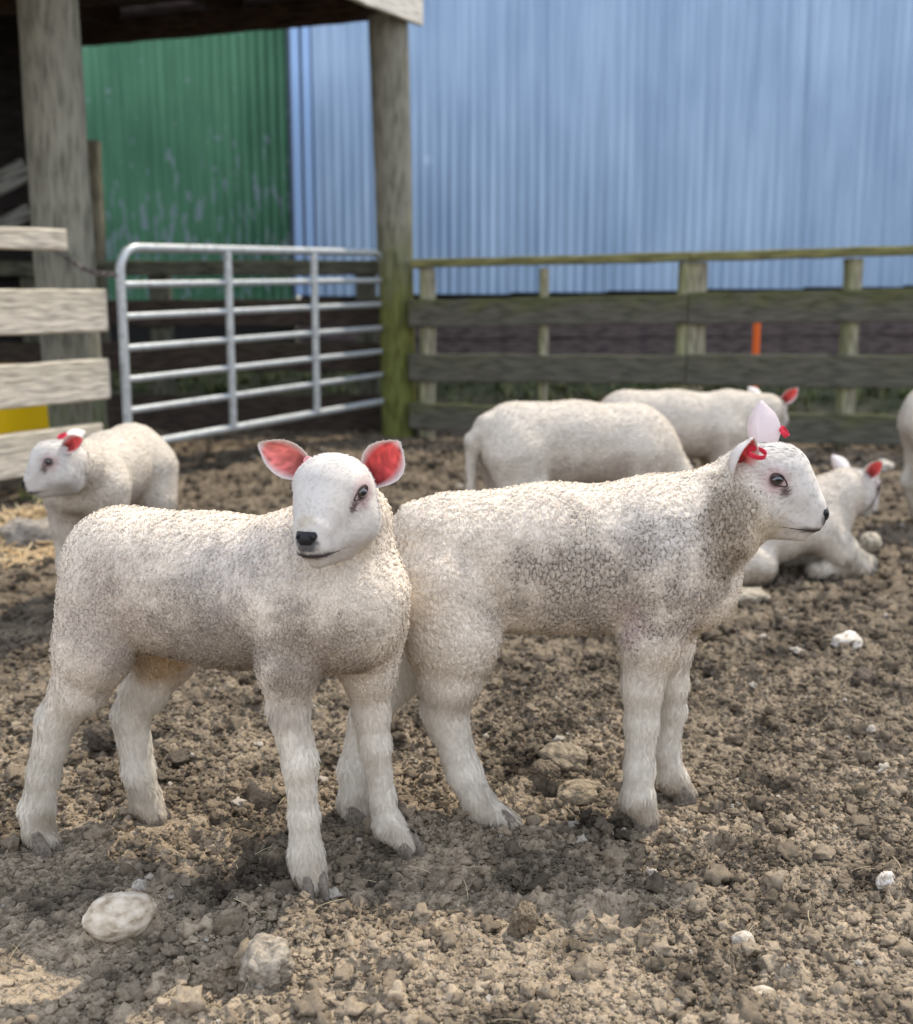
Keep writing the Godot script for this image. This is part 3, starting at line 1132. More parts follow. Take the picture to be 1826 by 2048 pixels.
func tag_button(root: Node3D, at: Vector3, axis: Vector3, r: float, col: Color) -> void:
	# a round button tag with a raised rim
	var v := PackedVector3Array()
	var idx := PackedInt32Array()
	var prof := [[0.0, 0.0012], [0.55, 0.0012], [0.75, 0.0022], [0.95, 0.0020], [1.0, 0.0008], [0.97, -0.0012], [0.0, -0.0012]]
	var ring := 24
	for q in prof:
		for k in ring:
			var a := TAU * k / ring
			v.append(Vector3(cos(a) * r * q[0], q[1], sin(a) * r * q[0]))
	for j in prof.size() - 1:
		for k in ring:
			var a := j * ring + k
			var b := j * ring + (k + 1) % ring
			idx.append_array([a, a + ring, b, b, a + ring, b + ring])
	var m := std(col, 0.35)
	m.backlight_enabled = true
	m.backlight = grey(0.6)
	var y := axis.normalized()
	var x := y.cross(Vector3(0.3, 1.0, 0.1)).normalized()
	part("ear_tag", mesh_of(v, smooth_normals(v, idx), idx), m, root, Transform3D(Basis(x, y, x.cross(y)), at))

func head_at(origin: Vector3, forward: Vector3, tilt := 0.0) -> Transform3D:
	var z := forward.normalized()
	var x := Vector3.UP.cross(z).normalized()
	var y := z.cross(x)
	var b := Basis(x, y, z)
	return Transform3D(b * Basis(Vector3(0, 0, 1), tilt), origin)

func finish_lamb(root: Node3D, L: Dictionary, look: Dictionary) -> Dictionary:
	var S := field(L, look.cell, look.amp, cells(look.lockf, 83, FastNoiseLite.RETURN_DISTANCE2_SUB), 0.62)
	var C := paint(L, S, look)
	var I: PackedInt32Array = S.i
	var wi := PackedInt32Array()
	var fi := PackedInt32Array()
	var di := PackedInt32Array()
	for t in range(0, I.size(), 3):
		var grade: float = S.wool[I[t]] + (rng.randf() - 0.5) * 0.3
		if grade > 0.42 and float(C[I[t]].r) + (rng.randf() - 0.5) * 0.12 < 0.535:
			di.append(I[t]); di.append(I[t + 1]); di.append(I[t + 2])
		elif grade > 0.42:
			wi.append(I[t]); wi.append(I[t + 1]); wi.append(I[t + 2])
		else:
			fi.append(I[t]); fi.append(I[t + 1]); fi.append(I[t + 2])
	var mesh := ArrayMesh.new()
	for pass_ in 3:
		var use: PackedInt32Array = [wi, fi, di][pass_]
		if use.is_empty():
			use = PackedInt32Array([I[0], I[1], I[2]])
		var arr := []
		arr.resize(Mesh.ARRAY_MAX)
		arr[Mesh.ARRAY_VERTEX] = S.v
		arr[Mesh.ARRAY_NORMAL] = S.n
		arr[Mesh.ARRAY_COLOR] = C
		arr[Mesh.ARRAY_INDEX] = use
		mesh.add_surface_from_arrays(Mesh.PRIMITIVE_TRIANGLES, arr)
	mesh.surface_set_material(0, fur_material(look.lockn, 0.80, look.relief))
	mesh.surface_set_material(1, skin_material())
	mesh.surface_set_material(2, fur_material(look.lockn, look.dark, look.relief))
	part("body", mesh, null, root)
	if look.hairs > 0:
		tufts(L, S, C, root, look.hairs, look.curls, look.hair_len)
	add_eyes(root, L)
	nose_parts(root, L)
	return S

const RED := Color(0.56, 0.085, 0.080)
const CORAL := Color(0.62, 0.185, 0.165)
const PALE := Color(0.68, 0.64, 0.60)

func look_of(cell: float, hairs: int, curls: int) -> Dictionary:
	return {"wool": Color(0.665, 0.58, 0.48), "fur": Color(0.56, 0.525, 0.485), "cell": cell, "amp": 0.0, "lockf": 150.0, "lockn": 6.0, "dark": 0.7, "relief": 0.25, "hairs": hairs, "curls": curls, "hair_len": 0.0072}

func lamb_facing_us() -> void:
	var root := thing("lamb", "white lamb nearest the camera, on the left, with its head turned to face us", "lamb", Vector3(-0.37, 0, -1.65), "young white lambs in the yard")
	var L := new_lamb()
	bone(L, Vector3(-0.116, 0.414, -0.065), 0.0909, Vector3(0.019, 0.4, -0.03), 0.0950, 1, 0.03)
	bone(L, Vector3(0.019, 0.4, -0.03), 0.0950, Vector3(0.16, 0.403, 0.02), 0.1014, 1, 0.03)
	bone(L, Vector3(-0.056, 0.373, -0.05), 0.0818, Vector3(0.052, 0.373, -0.02), 0.0847, 1, 0.04)
	bone(L, Vector3(0.052, 0.373, -0.02), 0.0847, Vector3(0.166, 0.379, 0.03), 0.0836, 1, 0.03)
	bone(L, Vector3(0.16, 0.403, 0.02), 0.1014, Vector3(0.224, 0.398, 0.075), 0.0792, 1, 0.03)
	bone(L, Vector3(0.182, 0.367, 0.05), 0.0690, Vector3(0.225, 0.36, 0.075), 0.0557, 1, 0.03)
	bone(L, Vector3(0.172, 0.449, 0.04), 0.0756, Vector3(0.226, 0.512, 0.055), 0.0487, 1, 0.03)
	bone(L, Vector3(0.233, 0.418, 0.06), 0.0647, Vector3(0.232, 0.502, 0.06), 0.0446, 1, 0.03)
	bone(L, Vector3(-0.141, 0.382, -0.03), 0.0620, Vector3(-0.153, 0.304, -0.015), 0.0577, 1, 0.013)
	bone(L, Vector3(-0.153, 0.304, -0.015), 0.0548, Vector3(-0.176, 0.248, -0.015), 0.0396, 0.6, 0.012)
	bone(L, Vector3(-0.176, 0.248, -0.015), 0.0396, Vector3(-0.217, 0.194, -0.025), 0.0278, 0.2, 0.012)
	bone(L, Vector3(-0.217, 0.194, -0.025), 0.0278, Vector3(-0.24, 0.113, -0.025), 0.0221, 0, 0.012)
	bone(L, Vector3(-0.24, 0.113, -0.025), 0.0221, Vector3(-0.253, 0.055, -0.022), 0.0235, 0, 0.012)
	bone(L, Vector3(-0.253, 0.055, -0.022), 0.0235, Vector3(-0.251, 0.019, -0.018), 0.0203, 0, 0.012)
	bone(L, Vector3(-0.251, 0.025, -0.018), 0.0223, Vector3(-0.234, 0.011, -0.01), 0.0148, 0, 0.01)
	bone(L, Vector3(-0.109, 0.338, -0.125), 0.0687, Vector3(-0.078, 0.27, -0.125), 0.0538, 0.8, 0.03)
	bone(L, Vector3(-0.078, 0.27, -0.125), 0.0507, Vector3(-0.112, 0.206, -0.125), 0.0354, 0.3, 0.012)
	bone(L, Vector3(-0.112, 0.206, -0.125), 0.0354, Vector3(-0.136, 0.165, -0.125), 0.0273, 0, 0.012)
	bone(L, Vector3(-0.136, 0.165, -0.125), 0.0273, Vector3(-0.127, 0.077, -0.12), 0.0234, 0, 0.012)
	bone(L, Vector3(-0.127, 0.077, -0.12), 0.0234, Vector3(-0.117, 0.029, -0.115), 0.0234, 0, 0.012)
	bone(L, Vector3(-0.117, 0.029, -0.115), 0.0250, Vector3(-0.099, 0.007, -0.105), 0.0156, 0, 0.01)
	bone(L, Vector3(0.148, 0.381, 0.075), 0.0610, Vector3(0.144, 0.317, 0.095), 0.0445, 0.9, 0.013)
	bone(L, Vector3(0.144, 0.317, 0.095), 0.0405, Vector3(0.142, 0.255, 0.1), 0.0274, 0.4, 0.012)
	bone(L, Vector3(0.142, 0.255, 0.1), 0.0274, Vector3(0.157, 0.182, 0.105), 0.0222, 0, 0.012)
	bone(L, Vector3(0.157, 0.182, 0.105), 0.0222, Vector3(0.16, 0.105, 0.105), 0.0187, 0, 0.012)
	bone(L, Vector3(0.16, 0.105, 0.105), 0.0187, Vector3(0.162, 0.045, 0.105), 0.0225, 0, 0.012)
	bone(L, Vector3(0.162, 0.045, 0.105), 0.0225, Vector3(0.167, 0.019, 0.11), 0.0207, 0, 0.012)
	bone(L, Vector3(0.166, 0.027, 0.11), 0.0221, Vector3(0.175, 0.008, 0.12), 0.0151, 0, 0.01)
	bone(L, Vector3(0.245, 0.351, 0.02), 0.0562, Vector3(0.245, 0.282, 0.01), 0.0413, 0.9, 0.03)
	bone(L, Vector3(0.245, 0.282, 0.01), 0.0370, Vector3(0.247, 0.221, 0.005), 0.0253, 0.4, 0.012)
	bone(L, Vector3(0.247, 0.221, 0.005), 0.0253, Vector3(0.252, 0.167, 0.005), 0.0216, 0, 0.012)
	bone(L, Vector3(0.252, 0.167, 0.005), 0.0216, Vector3(0.261, 0.086, -0.005), 0.0174, 0, 0.012)
	bone(L, Vector3(0.261, 0.086, -0.005), 0.0174, Vector3(0.268, 0.039, -0.005), 0.0201, 0, 0.012)
	bone(L, Vector3(0.271, 0.039, -0.005), 0.0221, Vector3(0.296, 0.015, 0.01), 0.0125, 0, 0.01)
	head_bones(L, head_at(Vector3(0.213, 0.562, 0.128), Vector3(-0.30, 0.05, 0.95)), 1.0)
	L.patches = [
		[Vector3(0.05, 0.335, 0.07), Vector3(0.19, 0.13, 0.13), Color(0.30, 0.25, 0.205), 0.8],
		[Vector3(0.18, 0.33, 0.14), Vector3(0.12, 0.11, 0.10), Color(0.31, 0.255, 0.205), 0.75],
		[Vector3(-0.10, 0.36, 0.04), Vector3(0.13, 0.15, 0.12), Color(0.44, 0.365, 0.305), 0.65],
		[Vector3(0.10, 0.45, 0.08), Vector3(0.14, 0.09, 0.09), Color(0.46, 0.41, 0.38), 0.55],
		[Vector3(-0.07, 0.26, -0.06), Vector3(0.07, 0.06, 0.07), Color(0.40, 0.24, 0.10), 0.75],
		[Vector3(-0.25, 0.10, 0.0), Vector3(0.05, 0.12, 0.05), Color(0.50, 0.44, 0.35), 0.5],
		[Vector3(0.189, 0.534, 0.205), Vector3(0.017, 0.015, 0.018), Color(0.36, 0.29, 0.17), 0.6],
		[Vector3(0.235, 0.495, 0.10), Vector3(0.055, 0.04, 0.06), Color(0.56, 0.46, 0.32), 0.6],
	]
	var look := look_of(0.0034, 34000, 18000)
	look.amp = 0.0022
	look.lockf = 190.0
	look.lockn = 10.0
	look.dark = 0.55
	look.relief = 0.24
	finish_lamb(root, L, look)
	add_ear(root, Vector3(0.172, 0.588, 0.115), Vector3(0.104, 0.626, 0.115), Vector3(-0.25, 0.25, 1.0), 0.0235, 0.55, CORAL, PALE, 2200)
	add_ear(root, Vector3(0.262, 0.577, 0.105), Vector3(0.302, 0.630, 0.088), Vector3(-0.05, -0.1, 1.0), 0.0290, 0.55, RED, PALE, 2200)
	tag_button(root, Vector3(0.180, 0.598, 0.124), Vector3(0.1, 0.3, 0.95), 0.0068, lin(0.72, 0.30, 0.33))
	for e in [[Vector3(-0.236, 0.004, 0.0), 1.2], [Vector3(-0.102, 0.004, -0.110), 1.2], [Vector3(0.177, 0.004, 0.130), 0.35], [Vector3(0.300, 0.004, 0.008), 0.7]]:
		add_hoof(root, e[0], e[1], 1.0)

func lamb_in_profile() -> void:
	var root := thing("lamb", "white lamb standing side on, looking right, with crinkled grey stained fleece", "lamb", Vector3(0.16, 0, -1.78), "young white lambs in the yard")
	var L := new_lamb()
	bone(L, Vector3(-0.166, 0.416, -0.02), 0.0952, Vector3(-0.016, 0.416, -0.02), 0.1029, 1, 0.03)
	bone(L, Vector3(-0.016, 0.416, -0.02), 0.1029, Vector3(0.144, 0.417, -0.015), 0.1118, 1, 0.03)
	bone(L, Vector3(-0.085, 0.383, -0.02), 0.0863, Vector3(0.1, 0.384, -0.02), 0.0909, 1, 0.03)
	bone(L, Vector3(0.144, 0.417, -0.015), 0.1118, Vector3(0.205, 0.384, -0.015), 0.0707, 1, 0.03)
	bone(L, Vector3(0.169, 0.368, -0.015), 0.0754, Vector3(0.204, 0.356, -0.015), 0.0585, 1, 0.03)
	bone(L, Vector3(-0.235, 0.465, -0.02), 0.0244, Vector3(-0.248, 0.461, -0.02), 0.0107, 1, 0.03)
	bone(L, Vector3(0.169, 0.444, -0.01), 0.0899, Vector3(0.232, 0.48, 0), 0.0694, 1, 0.03)
	bone(L, Vector3(0.238, 0.48, 0), 0.0694, Vector3(0.273, 0.516, 0.005), 0.0570, 0.85, 0.03)
	bone(L, Vector3(-0.181, 0.37, 0.025), 0.0828, Vector3(-0.166, 0.301, 0.04), 0.0737, 1, 0.013)
	bone(L, Vector3(-0.166, 0.301, 0.04), 0.0722, Vector3(-0.17, 0.243, 0.045), 0.0491, 0.5, 0.012)
	bone(L, Vector3(-0.17, 0.243, 0.045), 0.0491, Vector3(-0.178, 0.188, 0.035), 0.0349, 0.15, 0.012)
	bone(L, Vector3(-0.178, 0.188, 0.035), 0.0349, Vector3(-0.172, 0.16, 0.035), 0.0289, 0, 0.012)
	bone(L, Vector3(-0.172, 0.16, 0.035), 0.0289, Vector3(-0.148, 0.083, 0.035), 0.0251, 0, 0.012)
	bone(L, Vector3(-0.148, 0.083, 0.035), 0.0251, Vector3(-0.122, 0.027, 0.038), 0.0245, 0, 0.012)
	bone(L, Vector3(-0.122, 0.025, 0.038), 0.0271, Vector3(-0.076, 0.003, 0.045), 0.0170, 0, 0.012)
	bone(L, Vector3(-0.186, 0.346, -0.07), 0.0857, Vector3(-0.194, 0.278, -0.065), 0.0637, 0.8, 0.03)
	bone(L, Vector3(-0.194, 0.278, -0.065), 0.0590, Vector3(-0.25, 0.208, -0.05), 0.0322, 0.2, 0.012)
	bone(L, Vector3(-0.25, 0.208, -0.05), 0.0322, Vector3(-0.304, 0.148, -0.02), 0.0243, 0, 0.012)
	bone(L, Vector3(-0.304, 0.148, -0.02), 0.0243, Vector3(-0.321, 0.075, 0.005), 0.0221, 0, 0.012)
	bone(L, Vector3(-0.321, 0.075, 0.005), 0.0221, Vector3(-0.322, 0.025, 0.015), 0.0221, 0, 0.012)
	bone(L, Vector3(-0.322, 0.025, 0.015), 0.0243, Vector3(-0.309, 0.003, 0.03), 0.0156, 0, 0.01)
	bone(L, Vector3(0.146, 0.372, 0.03), 0.0713, Vector3(0.131, 0.301, 0.04), 0.0496, 0.9, 0.013)
	bone(L, Vector3(0.131, 0.301, 0.04), 0.0481, Vector3(0.122, 0.226, 0.04), 0.0307, 0.4, 0.012)
	bone(L, Vector3(0.122, 0.226, 0.04), 0.0307, Vector3(0.122, 0.165, 0.038), 0.0242, 0, 0.012)
	bone(L, Vector3(0.122, 0.165, 0.038), 0.0242, Vector3(0.121, 0.093, 0.038), 0.0210, 0, 0.012)
	bone(L, Vector3(0.121, 0.093, 0.038), 0.0210, Vector3(0.119, 0.044, 0.038), 0.0245, 0, 0.012)
	bone(L, Vector3(0.12, 0.04, 0.038), 0.0263, Vector3(0.133, 0.015, 0.043), 0.0193, 0, 0.01)
	bone(L, Vector3(0.169, 0.349, -0.06), 0.0671, Vector3(0.176, 0.259, -0.06), 0.0414, 0.8, 0.03)
	bone(L, Vector3(0.176, 0.259, -0.06), 0.0382, Vector3(0.186, 0.192, -0.06), 0.0240, 0.2, 0.012)
	bone(L, Vector3(0.186, 0.192, -0.06), 0.0240, Vector3(0.188, 0.148, -0.065), 0.0206, 0, 0.012)
	bone(L, Vector3(0.188, 0.148, -0.065), 0.0206, Vector3(0.182, 0.08, -0.065), 0.0186, 0, 0.012)
	bone(L, Vector3(0.182, 0.08, -0.065), 0.0186, Vector3(0.19, 0.035, -0.06), 0.0215, 0, 0.012)
	bone(L, Vector3(0.192, 0.031, -0.06), 0.0236, Vector3(0.214, 0.01, -0.052), 0.0154, 0, 0.01)
	head_bones(L, head_at(Vector3(0.301, 0.543, 0.008), Vector3(0.93, -0.02, 0.32)), 1.03)
	L.patches = [
		[Vector3(0.13, 0.46, 0.10), Vector3(0.12, 0.10, 0.10), Color(0.43, 0.40, 0.38), 0.5],
		[Vector3(0.03, 0.39, 0.10), Vector3(0.19, 0.15, 0.12), Color(0.38, 0.32, 0.265), 0.7],
		[Vector3(0.235, 0.47, 0.06), Vector3(0.055, 0.14, 0.09), Color(0.24, 0.185, 0.13), 0.75],
		[Vector3(0.19, 0.34, 0.08), Vector3(0.08, 0.08, 0.08), Color(0.39, 0.325, 0.27), 0.65],
		[Vector3(0.09, 0.33, 0.10), Vector3(0.035, 0.05, 0.06), Color(0.52, 0.40, 0.37), 0.7],
		[Vector3(-0.14, 0.22, 0.05), Vector3(0.08, 0.06, 0.07), Color(0.50, 0.41, 0.33), 0.4],
		[Vector3(0.285, 0.475, 0.03), Vector3(0.065, 0.05, 0.06), Color(0.56, 0.46, 0.32), 0.6],
	]
	var look := look_of(0.0034, 34000, 15000)
	look.amp = 0.0030
	look.lockf = 140.0
	look.lockn = 6.4
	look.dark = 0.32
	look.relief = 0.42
	finish_lamb(root, L, look)
	add_ear(root, Vector3(0.250, 0.562, 0.048), Vector3(0.270, 0.618, 0.066), Vector3(0.50, -0.2, 0.95), 0.0195, 0.95, RED, PALE, 2200, 0.05)
	add_ear(root, Vector3(0.306, 0.582, -0.035), Vector3(0.304, 0.660, -0.055), Vector3(0.6, 0.0, -0.8), 0.0265, 0.45, RED, Color(0.70, 0.61, 0.60), 2200)
	tag_ring(root, Vector3(0.272, 0.584, 0.068), Vector3(0.15, 0.95, 0.40), 0.0125, lin(0.55, 0.02, 0.05))
	tag_ring(root, Vector3(0.337, 0.603, -0.032), Vector3(0.6, 0.5, 0.3), 0.008, lin(0.55, 0.02, 0.05))
	for e in [[Vector3(-0.083, 0.003, 0.043), 1.5], [Vector3(-0.316, 0.003, 0.028), 1.5], [Vector3(0.128, 0.004, 0.042), 1.5], [Vector3(0.206, 0.006, -0.052), 1.4]]:
		add_hoof(root, e[0], e[1], 1.02)

func far_lamb(at: Vector3, turn: float, size: float, label: String, pose: String) -> void:
	# the lambs farther back: forward is +z in their own axes
	var root := thing("lamb", label, "lamb", at, "young white lambs in the yard")
	root.rotation.y = turn
	var z := size
	var L := new_lamb()
	var S := func(f: float, y: float, s: float) -> Vector3: return Vector3(s, y, f) * z
	if pose == "lying":
		bone(L, Vector3(0, 0.13, -0.20) * z, 0.095 * z, Vector3(0, 0.145, 0.0) * z, 0.105 * z, 1, 0.03)
		bone(L, Vector3(0, 0.145, 0.0) * z, 0.105 * z, Vector3(0, 0.16, 0.15) * z, 0.095 * z, 1, 0.03)
		bone(L, Vector3(0, 0.16, 0.15) * z, 0.09 * z, Vector3(0, 0.15, 0.20) * z, 0.07 * z, 1, 0.03)
		for sg: float in [-1.0, 1.0]:
			bone(L, Vector3(0.075 * sg, 0.10, -0.20) * z, 0.07 * z, Vector3(0.10 * sg, 0.06, -0.08) * z, 0.05 * z, 1, 0.03)
			bone(L, Vector3(0.10 * sg, 0.05, -0.08) * z, 0.04 * z, Vector3(0.11 * sg, 0.025, -0.20) * z, 0.024 * z, 0, 0.02)
			bone(L, Vector3(0.07 * sg, 0.14, 0.13) * z, 0.06 * z, Vector3(0.085 * sg, 0.085, 0.19) * z, 0.045 * z, 0.6, 0.03)
			bone(L, Vector3(0.085 * sg, 0.085, 0.19) * z, 0.043 * z, Vector3(0.085 * sg, 0.035, 0.26) * z, 0.032 * z, 0, 0.02)
			bone(L, Vector3(0.085 * sg, 0.033, 0.25) * z, 0.028 * z, Vector3(0.07 * sg, 0.025, 0.12) * z, 0.024 * z, 0, 0.015)
		bone(L, Vector3(0, 0.19, 0.16) * z, 0.088 * z, Vector3(-0.008, 0.235, 0.245) * z, 0.070 * z, 0.9, 0.03)
		head_bones(L, head_at(Vector3(-0.005, 0.255, 0.305) * z, Vector3(0.36, -0.24, 0.90)), z)
	else:
		var low := pose == "grazing"
		var slim := 0.84 if pose == "left" else 1.0
		bone(L, Vector3(0, 0.405, -0.19) * z, 0.098 * z * (0.5 + 0.5 * slim), Vector3(0, 0.395, -0.02) * z, 0.101 * z * slim, 1, 0.03)
		bone(L, Vector3(0, 0.395, -0.02) * z, 0.101 * z * (0.5 + 0.5 * slim), Vector3(0, 0.39, 0.15) * z, 0.098 * z * slim, 1, 0.03)
		bone(L, Vector3(0, 0.355, -0.06) * z, 0.092 * z * (0.5 + 0.5 * slim), Vector3(0, 0.36, 0.12) * z, 0.094 * z * slim, 1, 0.03)
		bone(L, Vector3(0, 0.385, 0.15) * z, 0.095 * z * (0.5 + 0.5 * slim), Vector3(0, 0.36, 0.205) * z, 0.07 * z * slim, 1, 0.03)
		for sg: float in [-1.0, 1.0]:
			bone(L, Vector3(0.045 * sg, 0.36, -0.20) * z, 0.085 * z, Vector3(0.058 * sg, 0.27, -0.185) * z, 0.066 * z, 1, 0.03)
			bone(L, Vector3(0.058 * sg, 0.27, -0.185) * z, 0.062 * z, Vector3(0.058 * sg, 0.165, -0.225) * z, 0.031 * z, 0.3, 0.02)
			bone(L, Vector3(0.058 * sg, 0.165, -0.225) * z, 0.030 * z, Vector3(0.058 * sg, 0.05, -0.19) * z, 0.024 * z, 0, 0.02)
			bone(L, Vector3(0.058 * sg, 0.05, -0.19) * z, 0.024 * z, Vector3(0.058 * sg, 0.02, -0.165) * z, 0.017 * z, 0, 0.01)
			bone(L, Vector3(0.05 * sg, 0.36, 0.15) * z, 0.07 * z, Vector3(0.056 * sg, 0.26, 0.145) * z, 0.045 * z, 0.8, 0.03)
			bone(L, Vector3(0.056 * sg, 0.26, 0.145) * z, 0.042 * z, Vector3(0.056 * sg, 0.15, 0.155) * z, 0.028 * z, 0.2, 0.02)
			bone(L, Vector3(0.056 * sg, 0.15, 0.155) * z, 0.027 * z, Vector3(0.056 * sg, 0.05, 0.15) * z, 0.023 * z, 0, 0.02)
			bone(L, Vector3(0.056 * sg, 0.05, 0.15) * z, 0.023 * z, Vector3(0.056 * sg, 0.02, 0.172) * z, 0.017 * z, 0, 0.01)
			add_hoof(root, Vector3(0.058 * sg, 0.004, -0.170) * z, 0.0, z)
			add_hoof(root, Vector3(0.056 * sg, 0.004, 0.168) * z, 0.0, z)
		if low:
			bone(L, Vector3(0, 0.38, 0.19) * z, 0.078 * z, Vector3(0, 0.20, 0.33) * z, 0.055 * z, 0.9, 0.03)
			head_bones(L, head_at(Vector3(0, 0.14, 0.37) * z, Vector3(0, -0.55, 0.75)), z)
			bone(L, Vector3(0, 0.44, -0.275) * z, 0.028 * z, Vector3(0, 0.40, -0.312) * z, 0.018 * z, 0.5, 0.03)
			bone(L, Vector3(0, 0.40, -0.312) * z, 0.018 * z, Vector3(0, 0.24, -0.315) * z, 0.013 * z, 0.5, 0.015)
		elif pose == "away":
			bone(L, Vector3(0, 0.42, 0.18) * z, 0.08 * z, Vector3(-0.02, 0.43, 0.30) * z, 0.058 * z, 0.9, 0.03)
			head_bones(L, head_at(Vector3(0.02, 0.43, 0.335) * z, Vector3(0.92, -0.2, 0.34)), z)
		elif pose == "left":
			bone(L, Vector3(0, 0.39, 0.14) * z, 0.080 * z, Vector3(0.015, 0.435, 0.24) * z, 0.062 * z, 1, 0.03)
			bone(L, Vector3(0.015, 0.435, 0.24) * z, 0.062 * z, Vector3(0.025, 0.445, 0.30) * z, 0.054 * z, 0.8, 0.03)
			head_bones(L, head_at(Vector3(0.010, 0.465, 0.335) * z, Vector3(-0.92, -0.12, 0.36)), z)
		else:
			bone(L, Vector3(0, 0.43, 0.18) * z, 0.08 * z, Vector3(0, 0.51, 0.25) * z, 0.06 * z, 0.9, 0.03)
			head_bones(L, head_at(Vector3(0, 0.535, 0.285) * z, Vector3(0, -0.05, 1)), z)
	var look := look_of(0.0070, 8000, 13000)
	look.relief = 0.5
	look.amp = 0.002
	look.hair_len = 0.012
	look.wool = Color(0.58, 0.52, 0.44)
	L.patches = [[Vector3(0, 0.30, 0.02) * z, Vector3(0.3, 0.10, 0.26) * z, Color(0.42, 0.345, 0.29), 0.6]]
	finish_lamb(root, L, look)
	var h: Transform3D = L.head
	for sg: float in [-1.0, 1.0]:
		var lift := 0.30
		if pose == "away" or pose == "lying":
			lift = 0.75
		var base := h * (Vector3(0.040 * sg, 0.030, -0.030) * z)
		var dirn := (h.basis * Vector3(0.8 * sg, lift, -0.35)).normalized()
		if pose == "left":
			dirn = (h.basis * Vector3(0.55 * sg, 0.25, -0.6)).normalized()
		add_ear(root, base, base + dirn * 0.075 * z, h.basis * Vector3(0.45 * sg, 0.1, -1.0 if sg < 0.0 and lift > 0.5 else 1.0), 0.022 * z, 0.6, RED, PALE, 200)
	if pose == "left":
		tag_ring(root, h * (Vector3(-0.03, 0.050, -0.02) * z), h.basis * Vector3(0.2, 1, 0.2), 0.011 * z, lin(0.6, 0.03, 0.07))

# ---------------------------------------------------------------- timber
func wood(base: Color, dark: float, sd: int, rough := 0.9) -> StandardMaterial3D:
	var m := std(base, rough)
	m.vertex_color_use_as_albedo = true
	m.metallic_specular = 0.25
	m.uv1_triplanar = true
	m.uv1_scale = Vector3(0.9, 7.0, 7.0)
	m.albedo_texture = ntex(noise(FastNoiseLite.TYPE_SIMPLEX, 0.022, 5, sd), 256, ramp([[0.0, grey(dark)], [0.42, grey(lerpf(dark, 1.0, 0.65))], [0.62, grey(0.95)], [1.0, grey(1.0)]]))
	m.heightmap_enabled = true
	m.heightmap_scale = 0.35
	m.heightmap_texture = ntex(noise(FastNoiseLite.TYPE_SIMPLEX, 0.03, 4, sd + 1), 256)
	return m

func plank(l: float, h: float, t: float, sd: int, moss: Color, moss_top: float, wob := 0.003) -> ArrayMesh:
	# a sawn board along x, centred, with eased and slightly uneven edges
	var n1 := noise(FastNoiseLite.TYPE_SIMPLEX_SMOOTH, 2.2, 2, sd)
	var n2 := noise(FastNoiseLite.TYPE_SIMPLEX_SMOOTH, 9.0, 3, sd + 3)
	var e := minf(h, t) * 0.14
	var prof := [Vector2(-t / 2 + e, h / 2), Vector2(t / 2 - e, h / 2), Vector2(t / 2, h / 2 - e), Vector2(t / 2, h * 0.15), Vector2(t / 2, -h * 0.15), Vector2(t / 2, -h / 2 + e), Vector2(t / 2 - e, -h / 2), Vector2(-t / 2 + e, -h / 2), Vector2(-t / 2, -h / 2 + e), Vector2(-t / 2, h / 2 - e)]
	var np := prof.size()
	var seg := maxi(4, int(l / 0.09))
	var v := PackedVector3Array()
	var c := PackedColorArray()
	var idx := PackedInt32Array()
	for i in seg + 1:
		var x := (float(i) / seg - 0.5) * l
		for k in np:
			var q: Vector2 = prof[k]
			var y := q.y + n1.get_noise_2d(x * 1.5, signf(q.y) * 3.0) * wob * 2.0
			var z := q.x + n1.get_noise_2d(x * 1.1 + 20.0, 0.0) * wob
			v.append(Vector3(x, y, z))
			var m := clampf(moss_top * smoothst(-0.1, 0.5, q.y / h + n2.get_noise_2d(x, q.y * 2.0) * 0.6), 0.0, 1.0)
			c.append(Color.WHITE.lerp(moss, m))
	for i in seg:
		for k in np:
			var a := i * np + k
			var b := i * np + (k + 1) % np
			idx.append_array([a, a + np, b, b, a + np, b + np])
	# faceted: every face with its own corners, ends closed
	for end in 2:
		var o := v.size()
		for k in np:
			v.append(v[k + (0 if end == 0 else seg * np)])
			c.append(c[k])
		for k in range(1, np - 1):
			if end == 0:
				idx.append_array([o, o + k, o + k + 1])
			else:
				idx.append_array([o, o + k + 1, o + k])
	var fv := PackedVector3Array()
	var fn := PackedVector3Array()
	var fc := PackedColorArray()
	var fi := PackedInt32Array()
	for i in range(0, idx.size(), 3):
		var nn := (v[idx[i + 2]] - v[idx[i]]).cross(v[idx[i + 1]] - v[idx[i]]).normalized()
		for k in 3:
			fi.append(fv.size())
			fv.append(v[idx[i + k]])
			fn.append(nn)
			fc.append(c[idx[i + k]])
	return mesh_of(fv, fn, fi, fc)

func along(a: Vector3, b: Vector3, roll := 0.0) -> Transform3D:
	# x runs from a to b, y up, z sideways towards the viewer's side
	var x := (b - a).normalized()
	var z := x.cross(Vector3.UP).normalized()
	var y := z.cross(x)
	return Transform3D(Basis(x, y, z) * Basis(Vector3.RIGHT, roll), (a + b) * 0.5)

func board(called: String, parent: Node3D, a: Vector3, b: Vector3, h: float, t: float, mat: Material, sd: int, moss := Color(1, 1, 1), moss_top := 0.0, roll := 0.0, wob := 0.003) -> MeshInstance3D:
	return part(called, plank((b - a).length(), h, t, sd, moss, moss_top, wob), mat, parent, along(a, b, roll))

